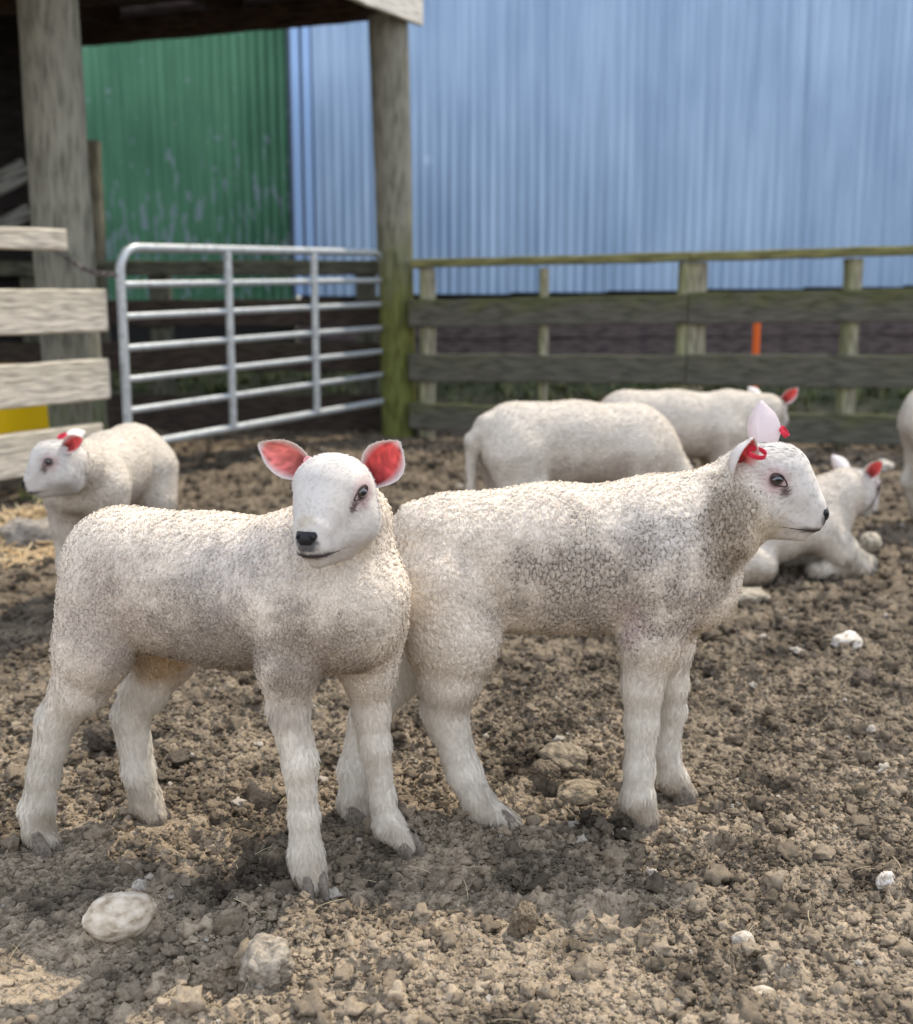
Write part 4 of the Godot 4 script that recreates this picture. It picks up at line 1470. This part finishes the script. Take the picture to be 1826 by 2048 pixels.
func log_mesh(pts: Array, moss: Color, moss_from: float, moss_to: float, sd: int) -> ArrayMesh:
	# pts: [centre, radius] from the foot up
	var n1 := noise(FastNoiseLite.TYPE_SIMPLEX_SMOOTH, 5.0, 3, sd)
	var v := PackedVector3Array()
	var c := PackedColorArray()
	var idx := PackedInt32Array()
	var ring := 36
	var rows := 60
	for j in rows + 1:
		var t := float(j) / rows * (pts.size() - 1)
		var i := mini(int(t), pts.size() - 2)
		var f := t - i
		var p: Vector3 = (pts[i][0] as Vector3).lerp(pts[i + 1][0], f)
		var r: float = lerpf(pts[i][1], pts[i + 1][1], f)
		for k in ring:
			var a := TAU * k / ring
			var o := Vector3(cos(a), 0, sin(a))
			var rr := r * (1.0 + 0.03 * n1.get_noise_3d(o.x * 0.5, p.y * 0.35, o.z * 0.5) + 0.010 * n1.get_noise_3d(o.x * 3.0, p.y * 0.3, o.z * 3.0))
			v.append(p + o * rr)
			var m := (1.0 - smoothst(moss_from, moss_to, p.y + 0.25 * n1.get_noise_3d(o.x, p.y, o.z))) * 0.9
			c.append(Color.WHITE.lerp(moss, m))
	for j in rows:
		for k in ring:
			var a := j * ring + k
			var b := j * ring + (k + 1) % ring
			idx.append_array([a, b, a + ring, b, b + ring, a + ring])
	var nn := smooth_normals(v, idx)
	var top := v.size()
	v.append(pts[pts.size() - 1][0])
	c.append(Color.WHITE)
	nn.append(Vector3.UP)
	for k in ring:
		idx.append_array([top, rows * ring + (k + 1) % ring, rows * ring + k])
	return mesh_of(v, nn, idx, c)

func tube(pts: Array, r: float, ring := 12) -> ArrayMesh:
	var v := PackedVector3Array()
	var n := PackedVector3Array()
	var idx := PackedInt32Array()
	for i in pts.size():
		var p: Vector3 = pts[i]
		var q: Vector3 = pts[mini(i + 1, pts.size() - 1)] - pts[maxi(i - 1, 0)]
		q = q.normalized()
		var s := q.cross(Vector3(0.31, 0.2, 0.93)).normalized()
		var u := s.cross(q)
		for k in ring:
			var a := TAU * k / ring
			var o := s * cos(a) + u * sin(a)
			v.append(p + o * r)
			n.append(o)
	for i in pts.size() - 1:
		for k in ring:
			var a := i * ring + k
			var b := i * ring + (k + 1) % ring
			idx.append_array([a, b, a + ring, b, b + ring, a + ring])
	for end in 2:
		var o := v.size()
		var e: Vector3 = pts[0] if end == 0 else pts[pts.size() - 1]
		v.append(e)
		n.append(Vector3.UP)
		var f := 0 if end == 0 else (pts.size() - 1) * ring
		for k in ring:
			idx.append_array([o, f + k, f + (k + 1) % ring])
	return mesh_of(v, n, idx)

# gate line: from the hinge at the far pole towards the near left post
const GATE_FAR := Vector3(-0.405, 0, -6.80)
const GATE_NEAR := Vector3(-1.38, 0, -5.02)

func build_poles() -> void:
	var m := wood(lin(0.22, 0.21, 0.165), 0.58, 201)
	m.uv1_scale = Vector3(5.0, 0.8, 5.0)
	var p := MeshInstance3D.new()
	p.mesh = log_mesh([[Vector3(-1.63, -0.1, -5.20), 0.122], [Vector3(-1.66, 0.7, -5.20), 0.125], [Vector3(-1.668, 1.6, -5.20), 0.122], [Vector3(-1.672, 2.5, -5.20), 0.118]], Color(0.45, 0.6, 0.3), 0.05, 0.5, 7)
	p.material_override = m
	p.name = named("timber_pole")
	add_child(p)
	tag(p, "thick round grey timber pole behind the left rails, under the roof", "pole")
	var q := MeshInstance3D.new()
	q.mesh = log_mesh([[Vector3(-0.325, -0.1, -6.82), 0.10], [Vector3(-0.335, 0.7, -6.82), 0.098], [Vector3(-0.35, 1.5, -6.82), 0.102], [Vector3(-0.368, 2.25, -6.82), 0.107]], Color(0.52, 0.60, 0.15), 0.65, 1.32, 9)
	q.material_override = m
	q.name = named("timber_pole")
	add_child(q)
	tag(q, "round timber pole with green moss at its foot, between gate and fence", "pole")
	var post := thing("mossy_post", "square mossy fence post in front of the green wall, behind the thick pole", "post", Vector3(-2.19, 0, -7.4))
	var mm := wood(lin(0.17, 0.155, 0.11), 0.5, 205)
	board("post_shaft", post, Vector3(0, -0.1, 0), Vector3(0.001, 1.68, 0), 0.13, 0.12, mm, 31, Color(0.75, 0.9, 0.35), 0.8)

func build_roof() -> void:
	var roof := thing("shelter_roof", "dark underside of a lean-to roof with pale edge board above the gate", "roof", Vector3(-0.33, 2.335, -6.80))
	var g := (GATE_NEAR - GATE_FAR).normalized()
	var p := Vector3(-g.z, 0, g.x)
	if p.x > 0.0:
		p = -p
	var up := p + Vector3(0, 0.028, 0)
	var dark := wood(lin(0.075, 0.052, 0.042), 0.5, 211)
	var fascia := wood(lin(0.66, 0.62, 0.54), 0.75, 213)
	# roof sheet, rafters and purlins below it
	var st := BoxMesh.new()
	st.size = Vector3(4.6, 0.012, 4.2)
	var b := Basis(g, up.cross(g).normalized() * -1.0, up.normalized())
	if b.y.y < 0.0:
		b = Basis(g, -b.y, up.normalized())
	var sheet := part("roof_sheet", st, std(lin(0.10, 0.085, 0.075), 0.7), roof, Transform3D(b, g * 2.25 + up * 2.05 + Vector3(0, 0.13, 0)))
	sheet.material_override.metallic = 0.2
	for k in 5:
		var o := up * (0.1 + k * 0.95) + Vector3(0, 0.06, 0)
		board("roof_beam", roof, o - g * 0.02, o + g * 4.4, 0.11, 0.055, dark, 41 + k)
	for k in 6:
		var o := g * (0.02 + k * 0.86) + Vector3(0, -0.03, 0)
		board("rafter", roof, o - up * 0.02, o + up * 4.0, 0.13, 0.05, dark, 51 + k)
	var out := -p * 0.10
	board("edge_board", roof, out - g * 0.10 + Vector3(0, -0.02, 0), out + g * 4.5 + Vector3(0, -0.02, 0), 0.20, 0.035, fascia, 61)
	var e2 := -g * 0.09
	board("end_board", roof, e2 - p * 0.04 + Vector3(0, 0.085, 0), e2 + up * 4.1 + Vector3(0, 0.085, 0), 0.15, 0.03, dark, 62)

func build_left_rails() -> void:
	var rails := thing("timber_rails", "pale weathered board rails at the left edge, nailed to the thick pole", "fence", Vector3.ZERO)
	var m := wood(lin(0.58, 0.52, 0.425), 0.68, 221)
	var a := Vector3(-1.445, 0, -4.97)
	var g := Vector3(-0.52, 0, 0.854)
	var moss := Color(0.75, 0.74, 0.66)
	for e in [[0.64, 0.825, 0.0, 0.17], [0.365, 0.545, 0.005, 0.165], [0.105, 0.275, 0.055, 0.17]]:
		var y := (float(e[0]) + float(e[1])) * 0.5
		var s := a + g * float(e[2])
		board("rail_board", rails, s + Vector3(0, y, 0), s + g * 2.6 + Vector3(0, y, 0), float(e[3]), 0.052, m, 70 + int(y * 50), moss, 0.5, 0.0, 0.0018)
	var s2 := a + g * 0.185
	board("top_rail", rails, s2 + Vector3(0, 1.005, 0), s2 + g * 2.3 + Vector3(0, 1.005, 0), 0.085, 0.05, m, 77, moss, 0.5)
	var ps := a + g * 1.25 + Vector3(-0.07, 0, -0.04)
	board("rail_post", rails, ps + Vector3(0, -0.1, 0), ps + Vector3(0.001, 1.1, 0), 0.11, 0.10, m, 79)
	# the grey ramp rail leaning up in the dark behind
	var ramp_ := thing("ramp_rail", "grey boards sloping up in the dark beside the thick pole", "rail", Vector3(-2.25, 1.19, -5.7))
	var gm := wood(lin(0.17, 0.17, 0.15), 0.5, 225)
	board("rail_board", ramp_, Vector3(-0.5, -0.24, 0.1), Vector3(0.28, 0.17, 0), 0.10, 0.04, gm, 81)
	board("rail_board", ramp_, Vector3(-0.5, -0.42, 0.1), Vector3(0.28, -0.02, 0.0), 0.07, 0.04, gm, 82)

func build_gate() -> void:
	var gate := thing("metal_gate", "galvanised tubular steel gate with rounded top corners, hung on the far pole", "gate", GATE_FAR)
	var m := std(lin(0.42, 0.445, 0.45), 0.45)
	m.metallic = 0.40
	m.uv1_triplanar = true
	m.uv1_scale = Vector3(3, 3, 3)
	m.albedo_texture = ntex(noise(FastNoiseLite.TYPE_SIMPLEX, 0.03, 4, 231), 256, ramp([[0.0, Color(0.72, 0.70, 0.66)], [0.4, grey(0.92)], [1.0, grey(1.0)]]))
	m.roughness_texture = ntex(noise(FastNoiseLite.TYPE_SIMPLEX, 0.02, 4, 232), 256, ramp([[0.0, grey(0.7)], [1.0, grey(1.0)]]))
	var g := GATE_NEAR - GATE_FAR
	var l := g.length()
	var d := g / l
	var P := func(s: float, y: float) -> Vector3: return d * s + Vector3(0, y - 0.03 * s / l, 0)
	var y0 := 0.195
	var y1 := 1.015
	var r := 0.10
	# the hoop: up, over and down, one bent tube
	var pts := [P.call(0.0, y0), P.call(0.0, y1 - r)]
	for k in range(1, 7):
		var a := PI / 2.0 * k / 6.0
		pts.append(P.call(r - r * cos(a), y1 - r + r * sin(a)))
	for k in range(0, 7):
		var a := PI / 2.0 * k / 6.0
		pts.append(P.call(l - r + r * sin(a), y1 - r + r * cos(a)))
	pts.append(P.call(l, y0 - 0.02))
	part("gate_frame", tube(pts, 0.0195, 14), m, gate)
	part("gate_bar", tube([P.call(0.012, y0), P.call(l - 0.012, y0)], 0.019), m, gate)
	for y in [0.345, 0.475, 0.605, 0.735, 0.865]:
		part("gate_bar", tube([P.call(0.012, y), P.call(l - 0.012, y)], 0.0152), m, gate)
	for s in [0.333, 0.666]:
		part("gate_upright", tube([P.call(l * s, y0 + 0.008) + Vector3(0.008, 0, 0.006), P.call(l * s, y1 - 0.008) + Vector3(0.008, 0, 0.006)], 0.018), m, gate)
	for y in [0.27, 0.93]:
		part("hinge", tube([P.call(-0.005, y), P.call(-0.005, y) + Vector3(0.10, 0, -0.03)], 0.012), m, gate)
	# chain from the gate's free end to the near pole
	var chain := thing("chain", "rusty link chain holding the gate to the thick pole", "chain", Vector3.ZERO)
	var cm := std(lin(0.16, 0.14, 0.13), 0.5)
	cm.metallic = 0.7
	var a0 := Vector3(-1.40, 0.875, -4.98)
	var a1 := Vector3(-1.66, 0.985, -5.06)
	var link := TorusMesh.new()
	link.inner_radius = 0.008
	link.outer_radius = 0.014
	link.rings = 16
	link.ring_segments = 8
	var nl := 15
	for i in nl:
		var t := (i + 0.5) / nl
		var p := a0.lerp(a1, t) - Vector3(0, 0.03 * sin(t * PI), 0)
		var x := (a1 - a0).normalized()
		var up := Vector3(0, 0.7, 0.7) if i % 2 == 0 else Vector3(0, 0.7, -0.7)
		var z := x.cross(up).normalized()
		part("chain_link", link, cm, chain, Transform3D(Basis(x * 1.35, z, x.cross(z)), p))

func build_right_fence() -> void:
	var fence := thing("board_fence", "mossy dark board fence along the far right side of the yard", "fence", Vector3.ZERO)
	var m := wood(lin(0.105, 0.099, 0.078), 0.62, 241)
	var pm := wood(lin(0.30, 0.28, 0.20), 0.5, 243)
	var A := Vector3(-0.26, 0, -6.71)
	var B := Vector3(3.1, 0, -5.88)
	var P := func(t: float, y: float, off := 0.0) -> Vector3: return A.lerp(B, t) + Vector3(0, y, 0) + Vector3(0.24, 0, -0.97) * off
	var moss := Color(0.85, 1.15, 0.25)
	var e := [[0.12, 0.105, 0.145, 0.45], [0.39, 0.415, 0.15, 0.15], [0.685, 0.76, 0.15, 0.55]]
	for k in 3:
		# two lengths of board meet at the wide post
		board("fence_board", fence, P.call(0.0, e[k][0]), P.call(0.437, lerpf(e[k][0], e[k][1], 0.437)), e[k][2], 0.036, m, 90 + k, moss, e[k][3], 0.0, 0.003)
		board("fence_board", fence, P.call(0.4385, lerpf(e[k][0], e[k][1], 0.437)), P.call(1.0, e[k][1]), e[k][2] + 0.012, 0.038, m, 95 + k, moss, e[k][3], 0.0, 0.003)
	var tm := wood(lin(0.19, 0.18, 0.075), 0.55, 247)  # both lengths are tinted paler towards the top, not mossed
	board("top_rail", fence, P.call(0.005, 0.955, 0.05), P.call(0.437, 0.982, 0.05), 0.045, 0.13, tm, 101, Color(1.9, 1.9, 2.2), 0.35)
	board("top_rail", fence, P.call(0.4385, 0.982, 0.05), P.call(1.0, 1.03, 0.05), 0.048, 0.13, tm, 102, Color(1.9, 1.9, 2.2), 0.35)
	for q in [[0.024, 0.085, 0.93], [0.213, 0.05, 0.93], [0.440, 0.14, 0.955], [0.672, 0.07, 0.97], [0.92, 0.12, 0.985]]:
		var t: float = q[0]
		var f: Vector3 = P.call(t, -0.1, 0.075)
		board("fence_post", fence, f, f + Vector3(0.001, 0.1 + float(q[2]), 0), float(q[1]), 0.11, pm, 110 + int(t * 90), Color(0.75, 0.85, 0.45), 0.6)
	# orange stake behind the fence
	var stake := thing("orange_stake", "thin orange stake standing behind the board fence", "stake", Vector3(1.72, bank(1.72, 6.95), -6.95))
	part("stake_shaft", tube([Vector3(0, -0.1, 0), Vector3(0, 0.62, 0)], 0.021), std(lin(0.72, 0.13, 0.02), 0.55), stake)
	part("stake_cap", tube([Vector3(0, 0.62, 0), Vector3(0, 0.635, 0)], 0.024), std(lin(0.60, 0.10, 0.02), 0.55), stake)

func build_back_fence() -> void:
	var fence := thing("board_fence", "dark brown board fence of the next pen, seen through the gate", "fence", Vector3.ZERO)
	var m := wood(lin(0.058, 0.044, 0.036), 0.5, 251)
	var gm := wood(lin(0.10, 0.10, 0.075), 0.5, 253)
	var A := Vector3(-3.9, 0, -7.22)
	var B := Vector3(-0.42, 0, -7.02)
	for e in [[0.09, 0.22, 0], [0.42, 0.17, 0], [0.675, 0.15, 0], [0.93, 0.085, 1]]:
		board("fence_board", fence, A + Vector3(0, e[0], 0), B + Vector3(0, float(e[0]) + 0.01, 0), e[1], 0.04, gm if e[2] == 1 else m, 120 + int(float(e[0]) * 40), Color(0.7, 0.9, 0.5), 0.3)
	for t in [0.12, 0.40, 0.62, 0.97]:
		var f := A.lerp(B, t) + Vector3(0, -0.1, -0.08)
		board("fence_post", fence, f, f + Vector3(0.001, 1.05, 0), 0.12, 0.11, gm, 130 + int(t * 30))

# ---------------------------------------------------------------- corrugated sheds
func sheet_mesh(w: float, h: float, pitch: float, depth: float, u0: float, u1: float) -> ArrayMesh:
	# along x, from the bottom edge up; rounded corrugations, a thin skin with a rear face
	var v := PackedVector3Array()
	var n := PackedVector3Array()
	var uv := PackedVector2Array()
	var idx := PackedInt32Array()
	var per := 8
	var cols := int(w / pitch * per)
	var rows := 3
	for j in rows + 1:
		for i in cols + 1:
			var x := w * i / cols
			var a := TAU * x / pitch
			v.append(Vector3(x, h * j / rows, sin(a) * depth))
			n.append(Vector3(-cos(a) * depth * TAU / pitch, 0, 1).normalized())
			uv.append(Vector2(lerpf(u0, u1, float(i) / cols), 1.0 - float(j) / rows))
	var s := cols + 1
	for j in rows:
		for i in cols:
			var a := j * s + i
			idx.append_array([a, a + s, a + 1, a + 1, a + s, a + s + 1])
	return mesh_of(v, n, idx, PackedColorArray(), uv)

func wall_texture(base: Color, streak: Color, fleck: Color, flecks: int, low: bool, sd: int) -> ImageTexture:
	var w := 512
	var im := Image.create(w, w, false, Image.FORMAT_RGB8)
	var n1 := noise(FastNoiseLite.TYPE_SIMPLEX_SMOOTH, 0.06, 3, sd)
	var n2 := noise(FastNoiseLite.TYPE_SIMPLEX_SMOOTH, 0.012, 3, sd + 1)
	var n3 := noise(FastNoiseLite.TYPE_SIMPLEX_SMOOTH, 0.05, 2, sd + 2)
	for y in w:
		for x in w:
			var s := n1.get_noise_2d(x * 3.0, y * 0.06) * 0.75 + n2.get_noise_2d(x, y * 0.5) * 0.6
			var c := base.lerp(streak, clampf(s * 0.8 + 0.42, 0.0, 1.0))
			if low:
				# paint flaked off in upright tongues low on the wall
				var z := 1.0 - absf(y / float(w) - 0.80) * 5.5
				var f := n3.get_noise_2d(x * 1.9, y * 0.42) + z * 0.28
				if f > 0.36:
					c = c.lerp(fleck, clampf((f - 0.36) * 6.0, 0.0, 0.75))
			im.set_pixel(x, y, c)
	var r := RandomNumberGenerator.new()
	r.seed = sd
	for k in flecks:
		var px := r.randi_range(4, w - 8)
		var py := r.randi_range(20, w - 12)
		var rad := r.randi_range(1, 4)
		for dy in range(-rad, rad + 1):
			for dx in range(-rad, rad + 1):
				if dx * dx + dy * dy <= rad * rad:
					im.set_pixel(clampi(px + dx, 0, w - 1), clampi(py + dy, 0, w - 1), im.get_pixel(clampi(px + dx, 0, w - 1), clampi(py + dy, 0, w - 1)).lerp(fleck, 0.55))
	return ImageTexture.create_from_image(im)

func build_sheds() -> void:
	var blue := thing("sky_tinted_shed", "corrugated iron shed wall across the back of the yard, sky reflection coloured in as pale blue", "shed", Vector3(-1.29, 0, -9.75))
	var bm := std(Color.WHITE, 0.42)
	bm.metallic = 0.35
	bm.albedo_texture = wall_texture(Color(0.58, 0.665, 0.755), Color(0.455, 0.545, 0.645), Color(0.70, 0.77, 0.84), 5, false, 301)  # the blue stands in for sky mirrored by bare galvanised iron
	var dir := Vector3(1.0, 0.0, 0.055).normalized()
	var w := 0.762
	var basis_ := Basis(dir, Vector3.UP, dir.cross(Vector3.UP))
	for k in 10:
		var m := sheet_mesh(w + 0.02, 5.2, 0.0762, 0.0085, (k % 5) * 0.2, (k % 5) * 0.2 + 0.2)
		part("iron_sheet", m, bm, blue, Transform3D(basis_, dir * (0.17 + w * k) + Vector3(0, 0.765 + 0.014 * k, 0.007 * (k % 2))))
	# corner flashing, two folded strips
	var fm := std(Color(0.55, 0.66, 0.80), 0.45)
	fm.metallic = 0.35
	for k in 2:
		var bx := BoxMesh.new()
		bx.size = Vector3(0.065, 4.2, 0.014)
		part("corner_flashing", bx, fm, blue, Transform3D(Basis(), Vector3(0.045 + 0.085 * k, 2.87, 0.022 - 0.006 * k)))
	var dk := BoxMesh.new()
	dk.size = Vector3(0.03, 4.2, 0.4)
	part("corner_post", dk, std(lin(0.06, 0.075, 0.11), 0.7), blue, Transform3D(Basis(), Vector3(-0.005, 2.87, -0.19)))
	# base planks below the iron
	var pm := wood(lin(0.115, 0.090, 0.085), 0.5, 261)
	for k in 5:
		var y := 0.02 + k * 0.152
		board("base_plank", blue, Vector3(0.0, y, -0.10), Vector3(0, y + 0.10, -0.10) + dir * 7.9, 0.145, 0.04, pm, 150 + k, Color(0.8, 0.8, 0.8), 0.4)
	var bk := BoxMesh.new()
	bk.size = Vector3(7.9, 5.6, 0.05)
	part("wall_backing", bk, std(lin(0.03, 0.028, 0.028), 0.9), blue, Transform3D(basis_, dir * 3.97 + Vector3(0, 3.05, -0.20)))
	var green := thing("green_shed", "dark green corrugated iron wall with flaking paint, behind the gate", "shed", Vector3(-4.9, 0, -10.35))
	var gm := std(Color.WHITE, 0.5)
	gm.metallic = 0.1
	gm.albedo_texture = wall_texture(Color(0.32, 0.505, 0.385), Color(0.22, 0.395, 0.295), Color(0.50, 0.55, 0.58), 46, true, 331)
	for k in 5:
		var m := sheet_mesh(w + 0.02, 3.0, 0.0762, 0.0085, 0.2 * k, 0.2 * k + 0.2)
		part("iron_sheet", m, gm, green, Transform3D(Basis(), Vector3(-0.28 + w * k, 0.62, 0.003 * (k % 2))))
	var gb := BoxMesh.new()
	gb.size = Vector3(3.8, 3.4, 0.06)
	part("wall_backing", gb, std(lin(0.02, 0.02, 0.018), 0.9), green, Transform3D(Basis(), Vector3(1.62, 1.7, -0.08)))
	# the dark shed under the roof at the far left
	var dark := thing("dark_shed", "timber shed side at the top left, coloured near black for its unlit interior", "shed", Vector3(-2.52, 0, -7.3))
	var dm := wood(lin(0.022, 0.019, 0.018), 0.5, 265)  # near-black planks stand in for the darkness inside the shed
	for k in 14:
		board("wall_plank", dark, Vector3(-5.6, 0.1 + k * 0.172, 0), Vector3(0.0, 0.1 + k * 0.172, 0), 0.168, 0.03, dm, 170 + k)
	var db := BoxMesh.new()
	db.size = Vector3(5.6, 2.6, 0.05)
	part("wall_backing", db, std(lin(0.02, 0.018, 0.017), 0.9), dark, Transform3D(Basis(), Vector3(-2.8, 1.25, -0.05)))  # backing added to stop light coming through the plank gaps

func build_odds() -> void:
	# yellow tub behind the rails
	var tub := thing("yellow_tub", "yellow plastic tub standing behind the lowest left rails", "bucket", Vector3(-2.09, 0.0, -5.66))
	var ym := std(lin(0.80, 0.52, 0.01), 0.38)
	var v := PackedVector3Array()
	var idx := PackedInt32Array()
	var prof := [[0.16, 0.02], [0.185, 0.20], [0.192, 0.27], [0.205, 0.272], [0.205, 0.285], [0.196, 0.287], [0.203, 0.355], [0.215, 0.358], [0.215, 0.378], [0.197, 0.378], [0.19, 0.30], [0.155, 0.03], [0.0, 0.03]]
	var ring := 40
	for q in prof:
		for k in ring:
			var a := TAU * k / ring
			v.append(Vector3(cos(a) * q[0], q[1], sin(a) * q[0]))
	for j in prof.size() - 1:
		for k in ring:
			var a := j * ring + k
			var b := j * ring + (k + 1) % ring
			idx.append_array([a, b, a + ring, b, b + ring, a + ring])
	part("tub_body", mesh_of(v, smooth_normals(v, idx), idx), ym, tub, Transform3D(Basis().scaled(Vector3(1, 1.22, 1)), Vector3.ZERO))
	for s in [-1.0, 1.0]:
		part("handle_lug", tube([Vector3(0.03, 0.40, 0.20 * s), Vector3(0.03, 0.40, 0.225 * s)], 0.016), ym, tub)
	# grass and weeds
	var gm := std(Color.WHITE, 0.7)
	gm.vertex_color_use_as_albedo = true
	gm.backlight_enabled = true
	gm.backlight = grey(0.5)
	var gv := PackedVector3Array()
	var gn := PackedVector3Array()
	var gi := PackedInt32Array()
	var r := RandomNumberGenerator.new()
	r.seed = 77
	for k in 9:
		var a := r.randf() * TAU
		var o := Vector3(cos(a), 0, sin(a))
		var s := Vector3(-o.z, 0, o.x)
		var base := gv.size()
		var lean := r.randf_range(0.2, 0.9)
		var hh := r.randf_range(0.6, 1.0)
		for j in 4:
			var t := j / 3.0
			var p := o * (0.1 + lean * t * t) + Vector3(0, hh * t * (1.0 - 0.25 * t * lean), 0)
			var ww := 0.055 * (1.0 - t) + 0.006
			gv.append(p + s * ww)
			gv.append(p - s * ww)
			gn.append((o * -0.3 + Vector3.UP).normalized())
			gn.append((o * -0.3 + Vector3.UP).normalized())
		for j in 3:
			var q := base + j * 2
			gi.append_array([q, q + 1, q + 2, q + 1, q + 3, q + 2])
	var tuft := mesh_of(gv, gn, gi)
	var xf := []
	var cols := []
	for k in 2600:
		var x := r.randf_range(-4.0, 4.5)
		var d := 6.95 - 0.24 * (x + 0.3) + 0.25 + pow(r.randf(), 1.3) * 2.2
		if g_mid.get_noise_2d(x * 0.35, d * 0.35) < -0.12:
			continue
		var s := r.randf_range(0.04, 0.12)
		xf.append(Transform3D(Basis(Vector3.UP, r.randf() * TAU).scaled_local(Vector3(s, s, s)), Vector3(x, ground_y(x, d) - 0.005, -d)))
		cols.append(Color(0.07, 0.10, 0.025).lerp(Color(0.16, 0.15, 0.06), r.randf()))
	stuff("grass", [tuft], gm, xf, cols, "short rough grass on the bank behind the fences", "grass")
	var weed := thing("weed", "small bright green weed clump below the lowest left rail", "plant", Vector3(-1.62, 0.0, -4.62))
	for k in 7:
		var p := Vector3(r.randf_range(-0.10, 0.10), 0, r.randf_range(-0.08, 0.08))
		var s := r.randf_range(0.05, 0.11)
		var lm := std(lin(0.14, 0.20, 0.03).lerp(lin(0.26, 0.30, 0.05), r.randf()), 0.7)
		lm.backlight_enabled = true
		lm.backlight = grey(0.5)
		part("leaf_tuft", tuft, lm, weed, Transform3D(Basis(Vector3.UP, r.randf() * TAU).scaled_local(Vector3(s, s, s)), p))
	var sprout := thing("sprout", "tiny green seedling in the mud between the left lamb's hind legs", "plant", Vector3(-0.709, ground_y(-0.709, 2.24), -2.24))
	var sm := std(lin(0.22, 0.32, 0.04), 0.6)
	for k in 3:
		part("leaf", tuft, sm, sprout, Transform3D(Basis(Vector3.UP, k * 2.0).scaled_local(Vector3(0.018, 0.026, 0.018)), Vector3(0.004 * k, 0, 0)))
	# old straw: a brown heap behind the fence and a trodden patch at the left
	var sv := PackedVector3Array()
	var si := PackedInt32Array()
	for i in 2:
		for k in 4:
			var a := TAU * k / 4.0
			sv.append(Vector3(float(i) - 0.5, cos(a) * 0.02, sin(a) * 0.02))
	for k in 4:
		si.append_array([k, (k + 1) % 4, k + 4, (k + 1) % 4, (k + 1) % 4 + 4, k + 4])
	var stalk := mesh_of(sv, smooth_normals(sv, si), si)
	var mat := std(Color.WHITE, 0.85)
	mat.vertex_color_use_as_albedo = true
	for heap in 2:
		var hx := []
		var hc := []
		for k in 1500:
			var a := r.randf() * TAU
			var q := sqrt(r.randf())
			var x: float
			var d: float
			var y: float
			if heap == 0:
				x = 1.08 + cos(a) * q * 0.32
				d = 7.15 + sin(a) * q * 0.16
				y = ground_y(x, d) + (1.0 - q * q) * 0.10 * r.randf()
			else:
				x = -1.38 + cos(a) * q * 0.42
				d = 3.95 + sin(a) * q * 0.50
				y = ground_y(x, d) + 0.012 * r.randf()
			var l := r.randf_range(0.05, 0.15)
			hx.append(Transform3D(Basis.from_euler(Vector3(r.randf_range(-0.4, 0.4), r.randf() * TAU, r.randf_range(-0.5, 0.5))).scaled_local(Vector3(l, 0.12, 0.12)), Vector3(x, y, -d)))
			if heap == 0:
				hc.append(Color(0.26, 0.16, 0.09).lerp(Color(0.38, 0.27, 0.17), r.randf()))
			else:
				hc.append(Color(0.50, 0.33, 0.17).lerp(Color(0.55, 0.45, 0.28), r.randf()))
		stuff("straw", [stalk], mat, hx, hc, ["heap of brown rotting straw behind the board fence", "trodden orange straw on the mud behind the lamb at the left"][heap], "straw")

func _ready() -> void:
	rng.seed = 20240611
	var cam := Camera3D.new()
	cam.name = "camera"
	cam.position = Vector3(0, 0.815, 0)
	cam.rotation_degrees = Vector3(-10.5, 0, 0)
	cam.near = 0.05
	cam.far = 200.0
	var lens := CameraAttributesPhysical.new()
	lens.frustum_focal_length = 28.125
	lens.frustum_focus_distance = 1.68
	lens.frustum_near = 0.05
	lens.frustum_far = 200.0
	lens.exposure_aperture = 2.7
	cam.attributes = lens
	cam.fov = 46.21
	add_child(cam)
	cam.current = true
	var sky := ProceduralSkyMaterial.new()
	sky.sky_top_color = Color(0.70, 0.74, 0.81)
	sky.sky_horizon_color = Color(0.94, 0.93, 0.92)
	sky.sky_curve = 0.14
	sky.ground_horizon_color = Color(0.50, 0.46, 0.40)
	sky.ground_bottom_color = Color(0.30, 0.25, 0.20)
	sky.sky_energy_multiplier = 1.3
	var env := Environment.new()
	env.background_mode = Environment.BG_SKY
	env.sky = Sky.new()
	env.sky.sky_material = sky
	env.tonemap_mode = Environment.TONE_MAPPER_LINEAR
	env.tonemap_exposure = 1.8
	env.sdfgi_enabled = true
	env.ssao_enabled = true
	env.ssil_enabled = true
	var we := WorldEnvironment.new()
	we.name = "environment"
	we.environment = env
	add_child(we)
	var sun := DirectionalLight3D.new()
	sun.name = "sun"
	sun.light_energy = 0.95
	sun.light_color = Color(1.0, 0.95, 0.87)
	sun.light_angular_distance = 0.6
	sun.shadow_enabled = true
	var to_sun := Vector3(0.40, 0.86, -0.40)
	add_child(sun)
	sun.look_at_from_position(to_sun * 20.0, Vector3.ZERO, Vector3.UP)

	build_ground()
	build_sheds()
	build_roof()
	build_poles()
	build_left_rails()
	build_gate()
	build_right_fence()
	build_back_fence()
	build_odds()
	make_hair_meshes()
	make_hoof()
	lamb_facing_us()
	lamb_in_profile()
	far_lamb(Vector3(-0.897, 0, -3.05), -0.10, 0.93, "lamb at the left edge behind the facing lamb, head in profile to the left", "left")
	far_lamb(Vector3(0.35, 0, -3.34), PI / 2.0 + 0.25, 1.02, "lamb grazing with lowered head behind the right lamb's back", "grazing")
	far_lamb(Vector3(0.745, 0, -4.0), PI / 2.0 + 0.1, 0.97, "farthest lamb, partly hidden behind the grazing one, ears pricked", "away")
	far_lamb(Vector3(0.89, 0, -3.38), PI / 2.0 + 0.30, 1.0, "lamb lying on the mud behind the right lamb's chin", "lying")
	far_lamb(Vector3(1.80, 0, -4.05), PI / 2.0, 1.0, "lamb cut off by the right edge of the view", "standing")
	build_stones()
	build_straw()
	build_crumbs()
